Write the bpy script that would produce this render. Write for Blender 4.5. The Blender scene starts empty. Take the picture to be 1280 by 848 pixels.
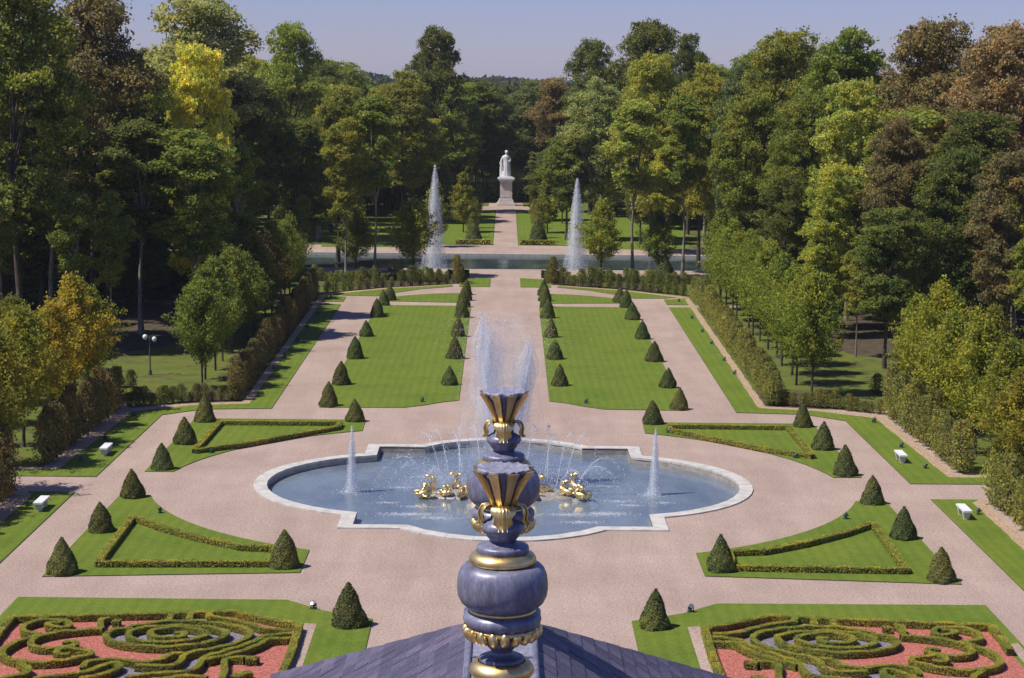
import bpy, bmesh, math, random
import numpy as np
from mathutils import Vector, Matrix
from mathutils.geometry import tessellate_polygon

# ------------------------------------------------------------------ camera, world, sun
S = bpy.context.scene
COL = S.collection
cam_d = bpy.data.cameras.new('camera'); cam = bpy.data.objects.new('camera', cam_d); COL.objects.link(cam)
cam_d.sensor_width = 36; cam_d.lens = 2400 / 1280 * 36; cam_d.clip_start = 0.5; cam_d.clip_end = 8000
cam.matrix_world = (Matrix.Translation((0, -102.98, 22)) @ Matrix.Rotation(-0.00383, 4, 'Z')
                    @ Matrix.Rotation(math.pi / 2 - 0.13507, 4, 'X') @ Matrix.Rotation(0.00959, 4, 'Z'))
S.camera = cam
S.view_settings.view_transform = 'Standard'; S.view_settings.look = 'None'
S.view_settings.exposure = 0.0; S.view_settings.gamma = 1.0
SUN_EL = math.radians(57); SUN_AZ = math.radians(-107)      # azimuth measured from +Y (view direction) towards +X
sun_dir = Vector((math.sin(SUN_AZ) * math.cos(SUN_EL), math.cos(SUN_AZ) * math.cos(SUN_EL), math.sin(SUN_EL)))
W = bpy.data.worlds.new('World'); S.world = W; W.use_nodes = True
wn = W.node_tree.nodes; wl = W.node_tree.links; wn.clear()
wo = wn.new('ShaderNodeOutputWorld'); bg = wn.new('ShaderNodeBackground'); sky = wn.new('ShaderNodeTexSky')
sky.sky_type = 'NISHITA'; sky.sun_disc = False; sky.sun_elevation = SUN_EL; sky.sun_rotation = SUN_AZ
sky.altitude = 600; sky.air_density = 1.0; sky.dust_density = 0.2; sky.ozone_density = 3.0
tint = wn.new('ShaderNodeMix'); tint.data_type = 'RGBA'; tint.blend_type = 'MULTIPLY'; tint.inputs[0].default_value = 1
tint.inputs[7].default_value = (0.63, 0.61, 0.97, 1)
wl.new(sky.outputs[0], tint.inputs[6]); wl.new(tint.outputs[2], bg.inputs[0]); bg.inputs[1].default_value = 0.10
wl.new(bg.outputs[0], wo.inputs[0])
sl = bpy.data.lights.new('sun', 'SUN'); sl.energy = 4.8; sl.angle = math.radians(0.53); sl.color = (1, 0.94, 0.84)
so = bpy.data.objects.new('sun', sl); COL.objects.link(so)
so.rotation_euler = (-sun_dir).to_track_quat('-Z', 'Y').to_euler(); so.location = (-60, -20, 80)
S.cycles.max_bounces = 6; S.cycles.diffuse_bounces = 2; S.cycles.glossy_bounces = 2; S.cycles.transparent_max_bounces = 24
S.cycles.transmission_bounces = 2; S.cycles.caustics_reflective = False; S.cycles.caustics_refractive = False
S.cycles.sample_clamp_indirect = 4

R = random.Random(7)
NR = np.random.default_rng(11)
PI = math.pi

# ------------------------------------------------------------------ materials
def mat(name):
    m = bpy.data.materials.new(name); m.use_nodes = True
    nt = m.node_tree; return m, nt, nt.nodes['Principled BSDF']
def nd(nt, t, **k):
    n = nt.nodes.new(t)
    for a, b in k.items(): setattr(n, a, b)
    return n
def ramp(nt, src, stops):
    r = nd(nt, 'ShaderNodeValToRGB'); e = r.color_ramp.elements
    while len(e) < len(stops): e.new(0.5)
    for x, (p, c) in zip(e, stops): x.position = p; x.color = (*c, 1)
    nt.links.new(src, r.inputs[0]); return r.outputs[0]
def coords(nt, space='Object'):
    if space == 'World': return nd(nt, 'ShaderNodeNewGeometry').outputs['Position']
    return nd(nt, 'ShaderNodeTexCoord').outputs['Object']
def noise(nt, vec, scale, detail=4, rough=0.6, stretch=None):
    n = nd(nt, 'ShaderNodeTexNoise'); n.inputs['Scale'].default_value = scale
    n.inputs['Detail'].default_value = detail; n.inputs['Roughness'].default_value = rough
    if stretch:
        mp = nd(nt, 'ShaderNodeMapping'); mp.inputs['Scale'].default_value = stretch
        nt.links.new(vec, mp.inputs[0]); vec = mp.outputs[0]
    nt.links.new(vec, n.inputs[0]); return n.outputs[0]
def mixc(nt, a, b, f, mode='MIX'):
    m = nd(nt, 'ShaderNodeMix', data_type='RGBA', blend_type=mode)
    for i, v in ((0, f), (6, a), (7, b)):
        if hasattr(v, 'links'): nt.links.new(v, m.inputs[i])
        elif i == 0: m.inputs[0].default_value = v
        else: m.inputs[i].default_value = (*v, 1)
    return m.outputs[2]
def bump(nt, bs, h, s, d=0.02):
    b = nd(nt, 'ShaderNodeBump'); b.inputs['Strength'].default_value = s; b.inputs['Distance'].default_value = d
    nt.links.new(h, b.inputs['Height']); nt.links.new(b.outputs[0], bs.inputs['Normal'])
def simple(name, stops, scale=4, rough=0.7, metal=0.0, bmp=0.0, space='World', detail=5, bd=0.01, stretch=None, spec=None):
    m, nt, bs = mat(name); v = coords(nt, space); n = noise(nt, v, scale, detail, stretch=stretch)
    nt.links.new(ramp(nt, n, stops), bs.inputs['Base Color'])
    bs.inputs['Roughness'].default_value = rough; bs.inputs['Metallic'].default_value = metal
    if spec is not None: bs.inputs['Specular IOR Level'].default_value = spec
    if bmp: bump(nt, bs, n, bmp, bd)
    return m

def gravel_material():
    m, nt, bs = mat('pinkish_gravel'); v = coords(nt, 'World')
    fine = noise(nt, v, 9, 5, 0.8); big = noise(nt, v, 0.16, 5, 0.65); trk = noise(nt, v, 0.7, 4, 0.6, (1, 0.12, 1))
    c = ramp(nt, fine, [(0.33, (0.265, 0.195, 0.165)), (0.5, (0.455, 0.350, 0.300)), (0.68, (0.59, 0.48, 0.43))])
    c = mixc(nt, c, ramp(nt, big, [(0.3, (0.84, 0.80, 0.78)), (0.7, (1.07, 1.06, 1.03))]), 1.0, 'MULTIPLY')
    c = mixc(nt, c, ramp(nt, trk, [(0.3, (0.86, 0.86, 0.86)), (0.7, (1.05, 1.05, 1.05))]), 0.8, 'MULTIPLY')
    nt.links.new(c, bs.inputs['Base Color']); bs.inputs['Roughness'].default_value = 0.95
    bs.inputs['Specular IOR Level'].default_value = 0.15
    bump(nt, bs, fine, 0.6, 0.02); return m
def lawn_material(name, a, b, c2, stripes=True):
    m, nt, bs = mat(name); v = coords(nt, 'World')
    fine = noise(nt, v, 14, 4, 0.8); big = noise(nt, v, 0.25, 5, 0.6); mid = noise(nt, v, 1.6, 5, 0.7)
    c = ramp(nt, fine, [(0.3, a), (0.52, b), (0.75, c2)])
    c = mixc(nt, c, ramp(nt, big, [(0.32, (0.80, 0.86, 0.72)), (0.5, (1, 1, 1)), (0.72, (1.18, 1.06, 0.95))]), 0.9, 'MULTIPLY')
    c = mixc(nt, c, ramp(nt, mid, [(0.3, (0.86, 0.9, 0.8)), (0.7, (1.1, 1.05, 1.0))]), 0.8, 'MULTIPLY')
    if stripes:
        sx = nd(nt, 'ShaderNodeSeparateXYZ'); nt.links.new(v, sx.inputs[0])
        mm = nd(nt, 'ShaderNodeMath', operation='MULTIPLY'); mm.inputs[1].default_value = 2 * PI / 0.62
        nt.links.new(sx.outputs[0], mm.inputs[0])
        ad = nd(nt, 'ShaderNodeMath', operation='ADD'); nt.links.new(mm.outputs[0], ad.inputs[0])
        n2 = noise(nt, v, 0.9, 3, 0.6, (1, 0.15, 1)); m3 = nd(nt, 'ShaderNodeMath', operation='MULTIPLY'); m3.inputs[1].default_value = 6
        nt.links.new(n2, m3.inputs[0]); nt.links.new(m3.outputs[0], ad.inputs[1])
        sn = nd(nt, 'ShaderNodeMath', operation='SINE'); nt.links.new(ad.outputs[0], sn.inputs[0])
        mr = nd(nt, 'ShaderNodeMapRange'); mr.inputs[1].default_value = -1; mr.inputs[2].default_value = 1; nt.links.new(sn.outputs[0], mr.inputs[0])
        c = mixc(nt, c, ramp(nt, mr.outputs[0], [(0.2, (0.93, 0.95, 0.9)), (0.8, (1.06, 1.05, 1.08))]), 0.9, 'MULTIPLY')
    if not stripes:
        n4 = noise(nt, v, 0.42, 6, 0.72)
        c = mixc(nt, c, (0.095, 0.072, 0.045), ramp(nt, n4, [(0.50, (0, 0, 0)), (0.60, (0.8, 0.8, 0.8))]))
    else:
        n4 = noise(nt, v, 0.8, 6, 0.75)
        c = mixc(nt, c, (0.21, 0.22, 0.06), ramp(nt, n4, [(0.58, (0, 0, 0)), (0.74, (0.45, 0.45, 0.45))]))
    nt.links.new(c, bs.inputs['Base Color']); bs.inputs['Roughness'].default_value = 0.9
    bs.inputs['Specular IOR Level'].default_value = 0.2
    bump(nt, bs, fine, 0.8, 0.03); return m
def leaf_material(name, color=None, trans=0.3, var=0.45):
    """Leaf colour comes from the object's own colour; each leaf varies a little."""
    m, nt, bs = mat(name)
    if color is None: base = nd(nt, 'ShaderNodeObjectInfo').outputs['Color']
    else:
        rg = nd(nt, 'ShaderNodeRGB'); rg.outputs[0].default_value = (*color, 1); base = rg.outputs[0]
    g = nd(nt, 'ShaderNodeNewGeometry')
    v = ramp(nt, g.outputs['Random Per Island'], [(0, (1 - var,) * 3), (0.5, (1, 1, 1)), (0.85, (1 + var, 1 + var * 0.85, 1.0)), (1.0, (1 + 1.6 * var, 1 + 1.1 * var, 1.1))])
    c = mixc(nt, base, v, 1.0, 'MULTIPLY')
    n = noise(nt, coords(nt, 'World'), 0.45, 3, 0.6); n2 = noise(nt, coords(nt, 'World'), 1.1, 4, 0.7)
    c = mixc(nt, c, ramp(nt, n2, [(0.34, (0.72, 0.90, 0.85)), (0.5, (1, 1, 1)), (0.66, (1.22, 1.10, 0.95))]), 1.0, 'MULTIPLY')
    c = mixc(nt, c, ramp(nt, n, [(0.3, (0.74, 0.80, 0.8)), (0.5, (1, 1, 1)), (0.7, (1.35, 1.18, 0.95))]), 1.0, 'MULTIPLY')
    nt.links.new(c, bs.inputs['Base Color']); bs.inputs['Roughness'].default_value = 0.6
    bs.inputs['Specular IOR Level'].default_value = 0.25
    tr = nd(nt, 'ShaderNodeBsdfTranslucent'); nt.links.new(c, tr.inputs[0])
    mx = nd(nt, 'ShaderNodeMixShader'); mx.inputs[0].default_value = trans
    nt.links.new(bs.outputs[0], mx.inputs[1]); nt.links.new(tr.outputs[0], mx.inputs[2])
    nt.links.new(mx.outputs[0], nt.nodes['Material Output'].inputs[0]); return m
def water_material(name, deep, shallow, bscale=3.0, rough=0.12, bs_=0.35):
    m, nt, bs = mat(name); v = coords(nt, 'World')
    n = noise(nt, v, bscale, 4, 0.6, (1, 0.45, 1)); big = noise(nt, v, 0.22, 5, 0.6, (1, 0.6, 1)); sp = noise(nt, v, 7, 5, 0.8)
    c = ramp(nt, big, [(0.36, deep), (0.62, shallow)])
    c = mixc(nt, c, ramp(nt, sp, [(0.35, (0.75, 0.78, 0.8)), (0.65, (1.25, 1.22, 1.2))]), 0.7, 'MULTIPLY')
    nt.links.new(c, bs.inputs['Base Color']); bs.inputs['Roughness'].default_value = rough
    bs.inputs['IOR'].default_value = 1.33
    bump(nt, bs, n, bs_, 0.06); return m
def spray_material(name, lo, hi, scale, stretch=(1, 1, 0.3), fade=True):
    m, nt, bs = mat(name); v = coords(nt, 'Object'); n = noise(nt, v, scale, 5, 0.75, stretch)
    bs.inputs['Base Color'].default_value = (0.86, 0.9, 0.97, 1); bs.inputs['Roughness'].default_value = 0.5
    a = ramp(nt, n, [(lo, (0, 0, 0)), (hi, (1, 1, 1))])
    if fade:
        f = nd(nt, 'ShaderNodeAttribute', attribute_name='fade')
        mm = nd(nt, 'ShaderNodeMath', operation='MULTIPLY'); nt.links.new(a, mm.inputs[0]); nt.links.new(f.outputs['Fac'], mm.inputs[1]); a = mm.outputs[0]
    nt.links.new(a, bs.inputs['Alpha']); return m

M = {}
M['gravel'] = gravel_material()
M['lawn'] = lawn_material('mown_lawn', (0.085, 0.125, 0.014), (0.142, 0.202, 0.024), (0.205, 0.268, 0.044))
M['rough_grass'] = lawn_material('woodland_grass', (0.09, 0.10, 0.022), (0.13, 0.165, 0.030), (0.19, 0.21, 0.05), False)
M['soil'] = simple('forest_floor', [(0.3, (0.035, 0.026, 0.016)), (0.5, (0.075, 0.055, 0.03)), (0.62, (0.10, 0.075, 0.04)), (0.75, (0.07, 0.09, 0.025))], 1.2, 0.95, bmp=0.6, bd=0.1)
M['bark_mulch'] = simple('tan_bark_mulch', [(0.3, (0.20, 0.125, 0.075)), (0.5, (0.43, 0.30, 0.19)), (0.7, (0.62, 0.47, 0.32))], 11, 0.95, bmp=0.8, bd=0.04)
M['edge'] = simple('turf_edge', [(0.3, (0.05, 0.035, 0.02)), (0.7, (0.12, 0.085, 0.05))], 6, 0.95)
M['brick_grit'] = simple('red_brick_chippings', [(0.32, (0.20, 0.055, 0.040)), (0.5, (0.43, 0.125, 0.092)), (0.68, (0.64, 0.27, 0.21))], 13, 0.95, bmp=0.7, bd=0.03)
M['slate_grit'] = simple('purple_slate_chippings', [(0.32, (0.10, 0.085, 0.12)), (0.5, (0.21, 0.185, 0.24)), (0.68, (0.34, 0.30, 0.38))], 12, 0.9, bmp=0.6, bd=0.03)
M['stone'] = simple('white_rim_stone', [(0.25, (0.42, 0.39, 0.35)), (0.55, (0.60, 0.575, 0.53)), (0.8, (0.69, 0.67, 0.63))], 1.6, 0.7, bmp=0.15)
M['wet_stone'] = simple('wet_basin_wall', [(0.3, (0.26, 0.22, 0.18)), (0.6, (0.46, 0.40, 0.34)), (0.8, (0.58, 0.53, 0.47))], 2.2, 0.4, bmp=0.2, stretch=(1, 1, 3))
M['marble'] = simple('white_marble', [(0.3, (0.74, 0.75, 0.79)), (0.7, (0.86, 0.86, 0.89))], 1.5, 0.5, bmp=0.1)
M['pale_stone'] = simple('pale_pedestal_stone', [(0.3, (0.58, 0.55, 0.53)), (0.7, (0.76, 0.73, 0.72))], 1.2, 0.7, bmp=0.1)
M['bark'] = simple('tree_bark', [(0.3, (0.035, 0.026, 0.02)), (0.6, (0.11, 0.085, 0.065)), (0.8, (0.19, 0.155, 0.12))], 5, 0.95, bmp=0.6, bd=0.04, stretch=(1, 1, 0.25))
M['pale_bark'] = simple('pale_tree_bark', [(0.3, (0.14, 0.115, 0.09)), (0.6, (0.33, 0.28, 0.22)), (0.8, (0.46, 0.41, 0.34))], 5, 0.95, bmp=0.5, bd=0.04, stretch=(1, 1, 0.25))
M['leaf'] = leaf_material('tree_leaf', None, 0.5, 0.4)
M['box'] = leaf_material('box_leaf', (0.36, 0.36, 0.062), 0.25, 0.36)
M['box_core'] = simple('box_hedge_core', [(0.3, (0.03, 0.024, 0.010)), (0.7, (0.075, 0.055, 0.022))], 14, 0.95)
M['yew'] = leaf_material('yew_leaf', None, 0.12, 0.5)
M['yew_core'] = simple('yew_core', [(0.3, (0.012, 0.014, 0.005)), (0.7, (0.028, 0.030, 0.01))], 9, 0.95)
M['basin_water'] = water_material('basin_water', (0.12, 0.155, 0.20), (0.20, 0.245, 0.29), 3.2)
M['canal_water'] = water_material('canal_water', (0.04, 0.06, 0.055), (0.08, 0.11, 0.12), 2.0, 0.08, 0.25)
M['spray'] = spray_material('fountain_spray', 0.28, 0.62, 3.4, (1, 1, 0.14))
M['mist'] = spray_material('drifting_mist', 0.34, 0.9, 0.8, (1, 1, 0.5))
M['drops'] = simple('water_drops', [(0.3, (0.80, 0.85, 0.93)), (0.7, (0.92, 0.95, 1.0))], 3, 0.25)
_nt = M['drops'].node_tree; _tr = nd(_nt, 'ShaderNodeBsdfTranslucent'); _tr.inputs[0].default_value = (.9, .93, 1, 1); _mx = nd(_nt, 'ShaderNodeMixShader'); _mx.inputs[0].default_value = .5
_nt.links.new(_nt.nodes['Principled BSDF'].outputs[0], _mx.inputs[1]); _nt.links.new(_tr.outputs[0], _mx.inputs[2]); _nt.links.new(_mx.outputs[0], _nt.nodes['Material Output'].inputs[0])
M['gold'] = simple('gilding', [(0.28, (0.66, 0.43, 0.14)), (0.5, (0.92, 0.69, 0.30)), (0.75, (1.0, 0.84, 0.50))], 9, 0.42, 1.0, 0.25, 'Object', bd=0.006)
M['green_metal'] = simple('green_painted_metal', [(0.3, (0.02, 0.06, 0.05)), (0.7, (0.035, 0.09, 0.075))], 5, 0.45)
M['glass_white'] = simple('opal_glass', [(0.3, (0.75, 0.78, 0.8)), (0.7, (0.85, 0.87, 0.9))], 3, 0.2)
M['lens'] = simple('lamp_lens', [(0.3, (0.10, 0.15, 0.15)), (0.7, (0.18, 0.25, 0.25))], 3, 0.15)
M['brick'] = simple('palace_brick', [(0.3, (0.22, 0.10, 0.07)), (0.7, (0.36, 0.18, 0.12))], 3, 0.9)

def lead_material():
    m, nt, bs = mat('weathered_lead'); v = coords(nt, 'Object')
    a = noise(nt, v, 7, 6, 0.7, (1.6, 1.6, 0.5)); b = noise(nt, v, 38, 4, 0.7, (2, 2, 0.35)); d = noise(nt, v, 2.2, 4, 0.6)
    c = ramp(nt, a, [(0.30, (0.135, 0.130, 0.180)), (0.5, (0.215, 0.217, 0.305)), (0.72, (0.34, 0.35, 0.45))])
    c = mixc(nt, c, ramp(nt, b, [(0.35, (0.78, 0.78, 0.8)), (0.65, (1.25, 1.24, 1.2))]), 0.8, 'MULTIPLY')
    c = mixc(nt, c, ramp(nt, d, [(0.35, (0.85, 0.83, 0.88)), (0.7, (1.2, 1.2, 1.15))]), 0.8, 'MULTIPLY')
    nt.links.new(c, bs.inputs['Base Color']); bs.inputs['Roughness'].default_value = 0.4; bs.inputs['Metallic'].default_value = 0.25
    bump(nt, bs, b, 0.35, 0.004); return m
def slate_material():
    m, nt, bs = mat('roof_slate'); v = coords(nt, 'Object')
    rnd = nd(nt, 'ShaderNodeObjectInfo').outputs['Random']
    a = noise(nt, v, 14, 6, 0.7); st = noise(nt, v, 5, 5, 0.7, (4, 0.6, 1))
    c = ramp(nt, a, [(0.3, (0.075, 0.066, 0.100)), (0.6, (0.120, 0.108, 0.155)), (0.8, (0.175, 0.16, 0.215))])
    c = mixc(nt, c, ramp(nt, rnd, [(0, (0.72, 0.72, 0.78)), (0.6, (1.0, 1.0, 1.0)), (1, (1.35, 1.28, 1.3))]), 1.0, 'MULTIPLY')
    c = mixc(nt, c, ramp(nt, st, [(0.4, (0.85, 0.85, 0.88)), (0.7, (1.3, 1.3, 1.25))]), 0.7, 'MULTIPLY')
    nt.links.new(c, bs.inputs['Base Color']); bs.inputs['Roughness'].default_value = 0.55
    bump(nt, bs, a, 0.3, 0.004); return m
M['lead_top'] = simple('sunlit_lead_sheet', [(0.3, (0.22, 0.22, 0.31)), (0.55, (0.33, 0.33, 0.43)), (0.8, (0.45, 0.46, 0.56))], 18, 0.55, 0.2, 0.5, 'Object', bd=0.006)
M['lead'] = lead_material(); M['slate'] = slate_material()

# ------------------------------------------------------------------ object helpers
def props(o, label=None, cat=None, group=None, kind=None):
    for k, v in (('label', label), ('category', cat), ('group', group), ('kind', kind)):
        if v: o[k] = v
    return o
def link(name, me, parent=None, loc=None):
    o = bpy.data.objects.new(name, me); COL.objects.link(o)
    if parent is not None: o.parent = parent
    if loc is not None: o.location = loc
    return o
def empty(name, loc=(0, 0, 0), rz=0.0):
    o = link(name, None, None, loc); o.rotation_euler = (0, 0, rz); o.empty_display_size = 0.3; return o
def mesh_np(name, V, F, mats, midx=None, smooth=False):
    """F: (n,k) int array of equal-size faces or list of such arrays."""
    Fs = F if isinstance(F, list) else [F]
    me = bpy.data.meshes.new(name)
    V = np.asarray(V, dtype=np.float32); me.vertices.add(len(V)); me.vertices.foreach_set('co', V.ravel())
    loops = np.concatenate([np.asarray(f, dtype=np.int32).ravel() for f in Fs])
    tot = np.concatenate([np.full(len(f), np.asarray(f).shape[1], dtype=np.int32) for f in Fs])
    me.loops.add(len(loops)); me.loops.foreach_set('vertex_index', loops)
    me.polygons.add(len(tot)); st = np.concatenate(([0], np.cumsum(tot)[:-1])).astype(np.int32)
    me.polygons.foreach_set('loop_start', st)
    try: me.polygons.foreach_set('loop_total', tot)
    except Exception: pass
    for m in (mats if isinstance(mats, (list, tuple)) else [mats]): me.materials.append(m)
    if midx is not None: me.polygons.foreach_set('material_index', np.asarray(midx, dtype=np.int32))
    me.polygons.foreach_set('use_smooth', np.full(len(tot), bool(smooth)))
    me.update(calc_edges=True); me.validate(); return me
class Geo:
    """Collects verts and faces (with material index) and builds one mesh."""
    def __init__(s): s.V = []; s.F = []; s.M = []; s.n = 0
    def add(s, V, F, m=0):
        V = np.asarray(V, dtype=float).reshape(-1, 3); s.V.append(V)
        F = np.asarray(F, dtype=int); s.F.append(F + s.n); s.M.append(np.full(len(F), m)); s.n += len(V)
    def quads(s, ctr, size, m=0, up=0.0, aspect=1.5, rng=None, nrm=None, nz=0.55):
        rng = rng or NR; n = len(ctr)
        a = rng.normal(size=(n, 3)); 
        if nrm is not None: a = nrm + nz * a
        a[:, 2] += up; a /= np.linalg.norm(a, axis=1)[:, None] + 1e-9
        b = rng.normal(size=(n, 3)); u = np.cross(a, b); u /= np.linalg.norm(u, axis=1)[:, None] + 1e-9; v = np.cross(a, u)
        sz = size * (0.6 + 0.8 * rng.random(n))[:, None] * 0.5
        u = u * sz; v = v * sz * aspect
        P = np.stack([ctr - v, ctr + u * 0.9, ctr + v, ctr - u * 0.9], axis=1).reshape(-1, 3)
        s.add(P, np.arange(4 * n).reshape(n, 4), m)
    def tube(s, pts, rad, k=6, m=0, cap=True):
        pts = [Vector(p) for p in pts]; rings = []
        for i, p in enumerate(pts):
            d = (pts[min(i + 1, len(pts) - 1)] - pts[max(i - 1, 0)])
            d = d.normalized() if d.length > 1e-9 else Vector((0, 0, 1))
            x = d.cross(Vector((0, 1, 0.03))); x = (x if x.length > 1e-3 else d.cross(Vector((1, 0, 0)))).normalized(); y = d.cross(x)
            r = rad[i] if hasattr(rad, '__len__') else rad
            rings.append([p + (x * math.cos(2 * PI * j / k) + y * math.sin(2 * PI * j / k)) * r for j in range(k)])
        V = [v for r_ in rings for v in r_]; F = []
        for i in range(len(pts) - 1):
            for j in range(k): F.append((i * k + j, i * k + (j + 1) % k, (i + 1) * k + (j + 1) % k, (i + 1) * k + j))
        s.add([tuple(v) for v in V], F, m)
        if cap:
            for i in (0, len(pts) - 1):
                c = pts[i]; s.add([tuple(c)] + [tuple(v) for v in rings[i]], [(0, 1 + j, 1 + (j + 1) % k, 1 + (j + 1) % k) for j in range(0)] or [(0, 1, 2, 3)][:0] or np.zeros((0, 4)), m)
                s.V[-1] = s.V[-1]
    def box(s, c, d, m=0, rz=0.0, taper=1.0, tl=None):
        x, y, z = [q / 2 for q in d]; cs, sn = math.cos(rz), math.sin(rz); V = []
        for k, zz in ((1.0, -z), (taper, z)):
            for a, b in ((-x, -y), (x, -y), (x, y), (-x, y)):
                a *= k; b *= k; V.append((c[0] + a * cs - b * sn, c[1] + a * sn + b * cs, c[2] + zz))
        s.add(V, [(3, 2, 1, 0), (4, 5, 6, 7), (0, 1, 5, 4), (1, 2, 6, 5), (2, 3, 7, 6), (3, 0, 4, 7)], m)
    def lathe(s, prof, k=32, m=0, cx=0, cy=0, cap=True):
        V = []; F = []
        for (r, z) in prof:
            for j in range(k): a = 2 * PI * j / k; V.append((cx + r * math.cos(a), cy + r * math.sin(a), z))
        for i in range(len(prof) - 1):
            for j in range(k): F.append((i * k + j, i * k + (j + 1) % k, (i + 1) * k + (j + 1) % k, (i + 1) * k + j))
        s.add(V, F, m)
    def build(s, name, mats, smooth=False):
        F = [f for f in s.F if len(f)]; Mi = [m_ for f, m_ in zip(s.F, s.M) if len(f)]
        return mesh_np(name, np.concatenate(s.V), F, mats, np.concatenate(Mi), smooth)
def smooth_mesh(me, ang=None):
    me.polygons.foreach_set('use_smooth', np.ones(len(me.polygons), dtype=bool)); me.update(); return me

def poly_sheet(name, loops, z, material, thick=0.0, edge=None, kind='structure'):
    """Flat polygon (first loop outer, others holes); optional slab thickness with an edge material."""
    vl = [[Vector((x, y, 0)) for x, y in L] for L in loops]
    tris = tessellate_polygon(vl); flat = [v for L in vl for v in L]
    V = [(v.x, v.y, z) for v in flat]; F = []
    for t in tris:
        a, b, c = [flat[i] for i in t]
        F.append(tuple(t) if (b - a).cross(c - a).z > 0 else tuple(reversed(t)))
    me = bpy.data.meshes.new(name); Mi = [0] * len(F)
    if thick:
        n0 = 0
        for L in loops:
            k = len(L); base = len(V); V += [(x, y, z - thick) for x, y in L]
            for j in range(k): F.append((n0 + j, n0 + (j + 1) % k, base + (j + 1) % k, base + j)); Mi.append(1)
            n0 += k
    me.from_pydata(V, [], F); me.materials.append(material)
    if thick: me.materials.append(edge or M['edge'])
    me.polygons.foreach_set('material_index', Mi); me.update()
    o = link(name, me)
    if kind: o['kind'] = kind
    return o
def mirror(L): return [(-x, y) for x, y in L]
def arc(cx, cy, r, a0, a1, n):
    return [(cx + r * math.cos(math.radians(a0 + (a1 - a0) * i / n)), cy + r * math.sin(math.radians(a0 + (a1 - a0) * i / n))) for i in range(n + 1)]
def ordinal(n):
    w = ['first', 'second', 'third', 'fourth', 'fifth', 'sixth', 'seventh', 'eighth', 'ninth', 'tenth', 'eleventh', 'twelfth']
    if n <= 12: return w[n - 1]
    return f"{n}{'th' if 10 < n % 100 < 14 else {1: 'st', 2: 'nd', 3: 'rd'}.get(n % 10, 'th')}"

# ------------------------------------------------------------------ ground, paths and water
def quarter(pts):
    """outline symmetric in both axes from a first-quadrant run of points (from +x axis to +y axis)."""
    q = pts; out = list(q)
    out += [(-x, y) for x, y in reversed(q)][(1 if abs(q[-1][0]) < 1e-6 else 0):]
    out += [(-x, -y) for x, y in q][(1 if abs(q[0][1]) < 1e-6 else 0):]
    out += [(x, -y) for x, y in reversed(q)][(1 if abs(q[-1][0]) < 1e-6 else 0):-1]
    return out
def basin_outline(e):
    """e = inset from the outer rim edge"""
    lobe_r = 8.55 - e; cx = 5.05; xs = 8.15 - e * 1.0
    a_end = math.degrees(math.acos(min(1, (8.15 - cx) / lobe_r)))
    xin = 8.15 - (0 if e == 0 else e)
    pts = []
    # lobe from +x axis up to the square block
    xb = 8.15 if e == 0 else 8.15 - e
    yl = math.sqrt(max(lobe_r ** 2 - (8.15 - cx) ** 2, 0))
    n = 18
    for i in range(n + 1):
        a = a_end * i / n; pts.append((cx + lobe_r * math.cos(math.radians(a)), lobe_r * math.sin(math.radians(a))))
    if e: pts.append((xb, math.sqrt(lobe_r ** 2 - (xb - cx) ** 2)))
    yb = 10.85 - e; pts.append((xb, yb))
    R2 = 6.45 - e; c2 = 6.85; xa = math.sqrt(R2 ** 2 - (yb - c2) ** 2); pts.append((xa, yb))
    a0 = math.degrees(math.asin((yb - c2) / R2))
    for i in range(1, 13):
        a = a0 + (90 - a0) * i / 12; pts.append((R2 * math.cos(math.radians(a)), c2 + R2 * math.sin(math.radians(a))))
    pts[-1] = (0.0, c2 + R2)
    return quarter(pts)
B_OUT = basin_outline(0.0); B_IN = basin_outline(0.72)
CANAL = [(-60, 118.6), (60, 118.6), (60, 138.2), (-60, 138.2)]
poly_sheet('ground', [[(-3500, -400), (3500, -400), (3500, 6000), (-3500, 6000)], B_OUT, CANAL], -0.012, M['soil'])
WG = [(-60, -70), (-22, -70), (-22, 32), (-16, 32), (-16, 118.3), (-26, 118.3), (-25, 96), (-27, 80), (-25.5, 66), (-28, 52), (-34, 44), (-48, 38), (-60, 36)]
WG = [(x + R.uniform(-.2, .2), y) for x, y in WG]
poly_sheet('woodland_grass', [WG], -0.006, M['rough_grass'])
poly_sheet('woodland_grass', [mirror(WG)], -0.006, M['rough_grass'])
poly_sheet('far_grass', [[(-60, 138.6), (60, 138.6), (60, 246), (-60, 246)]], -0.006, M['rough_grass'])
poly_sheet('gravel_path', [[(-26, -70), (26, -70), (26, 24.5), (17.6, 25.4), (18.6, 91), (6.2, 100.6), (5.0, 104), (5, 111.5), (60, 111.5),
                            (60, 118.3), (-60, 118.3), (-60, 111.5), (-5, 111.5), (-5.0, 104), (-6.2, 100.6), (-18.6, 91), (-17.6, 25.4), (-26, 24.5)], B_OUT], 0.0, M['gravel'])
poly_sheet('gravel_path', [[(-60, 138.5), (60, 138.5), (60, 146), (8.4, 151.2), (1.65, 151.2), (1.65, 219.5), (9, 219.5), (9, 229), (3, 229), (3, 238), (-3, 238), (-3, 229), (-9, 229), (-9, 219.5), (-1.65, 219.5), (-1.65, 151.2), (-8.4, 151.2), (-60, 146)]], 0.0, M['gravel'])
for s in (1, -1):
    poly_sheet('gravel_path', [[(s * 24, 0.9), (s * 40, 0.9), (s * 40, -3.0), (s * 24, -3.0)]], 0.003, M['gravel'])
    poly_sheet('gravel_path', [[(s * 17, 82.6), (s * 40, 82.6), (s * 40, 84.7), (s * 17, 84.7)]], 0.003, M['gravel'])

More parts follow.
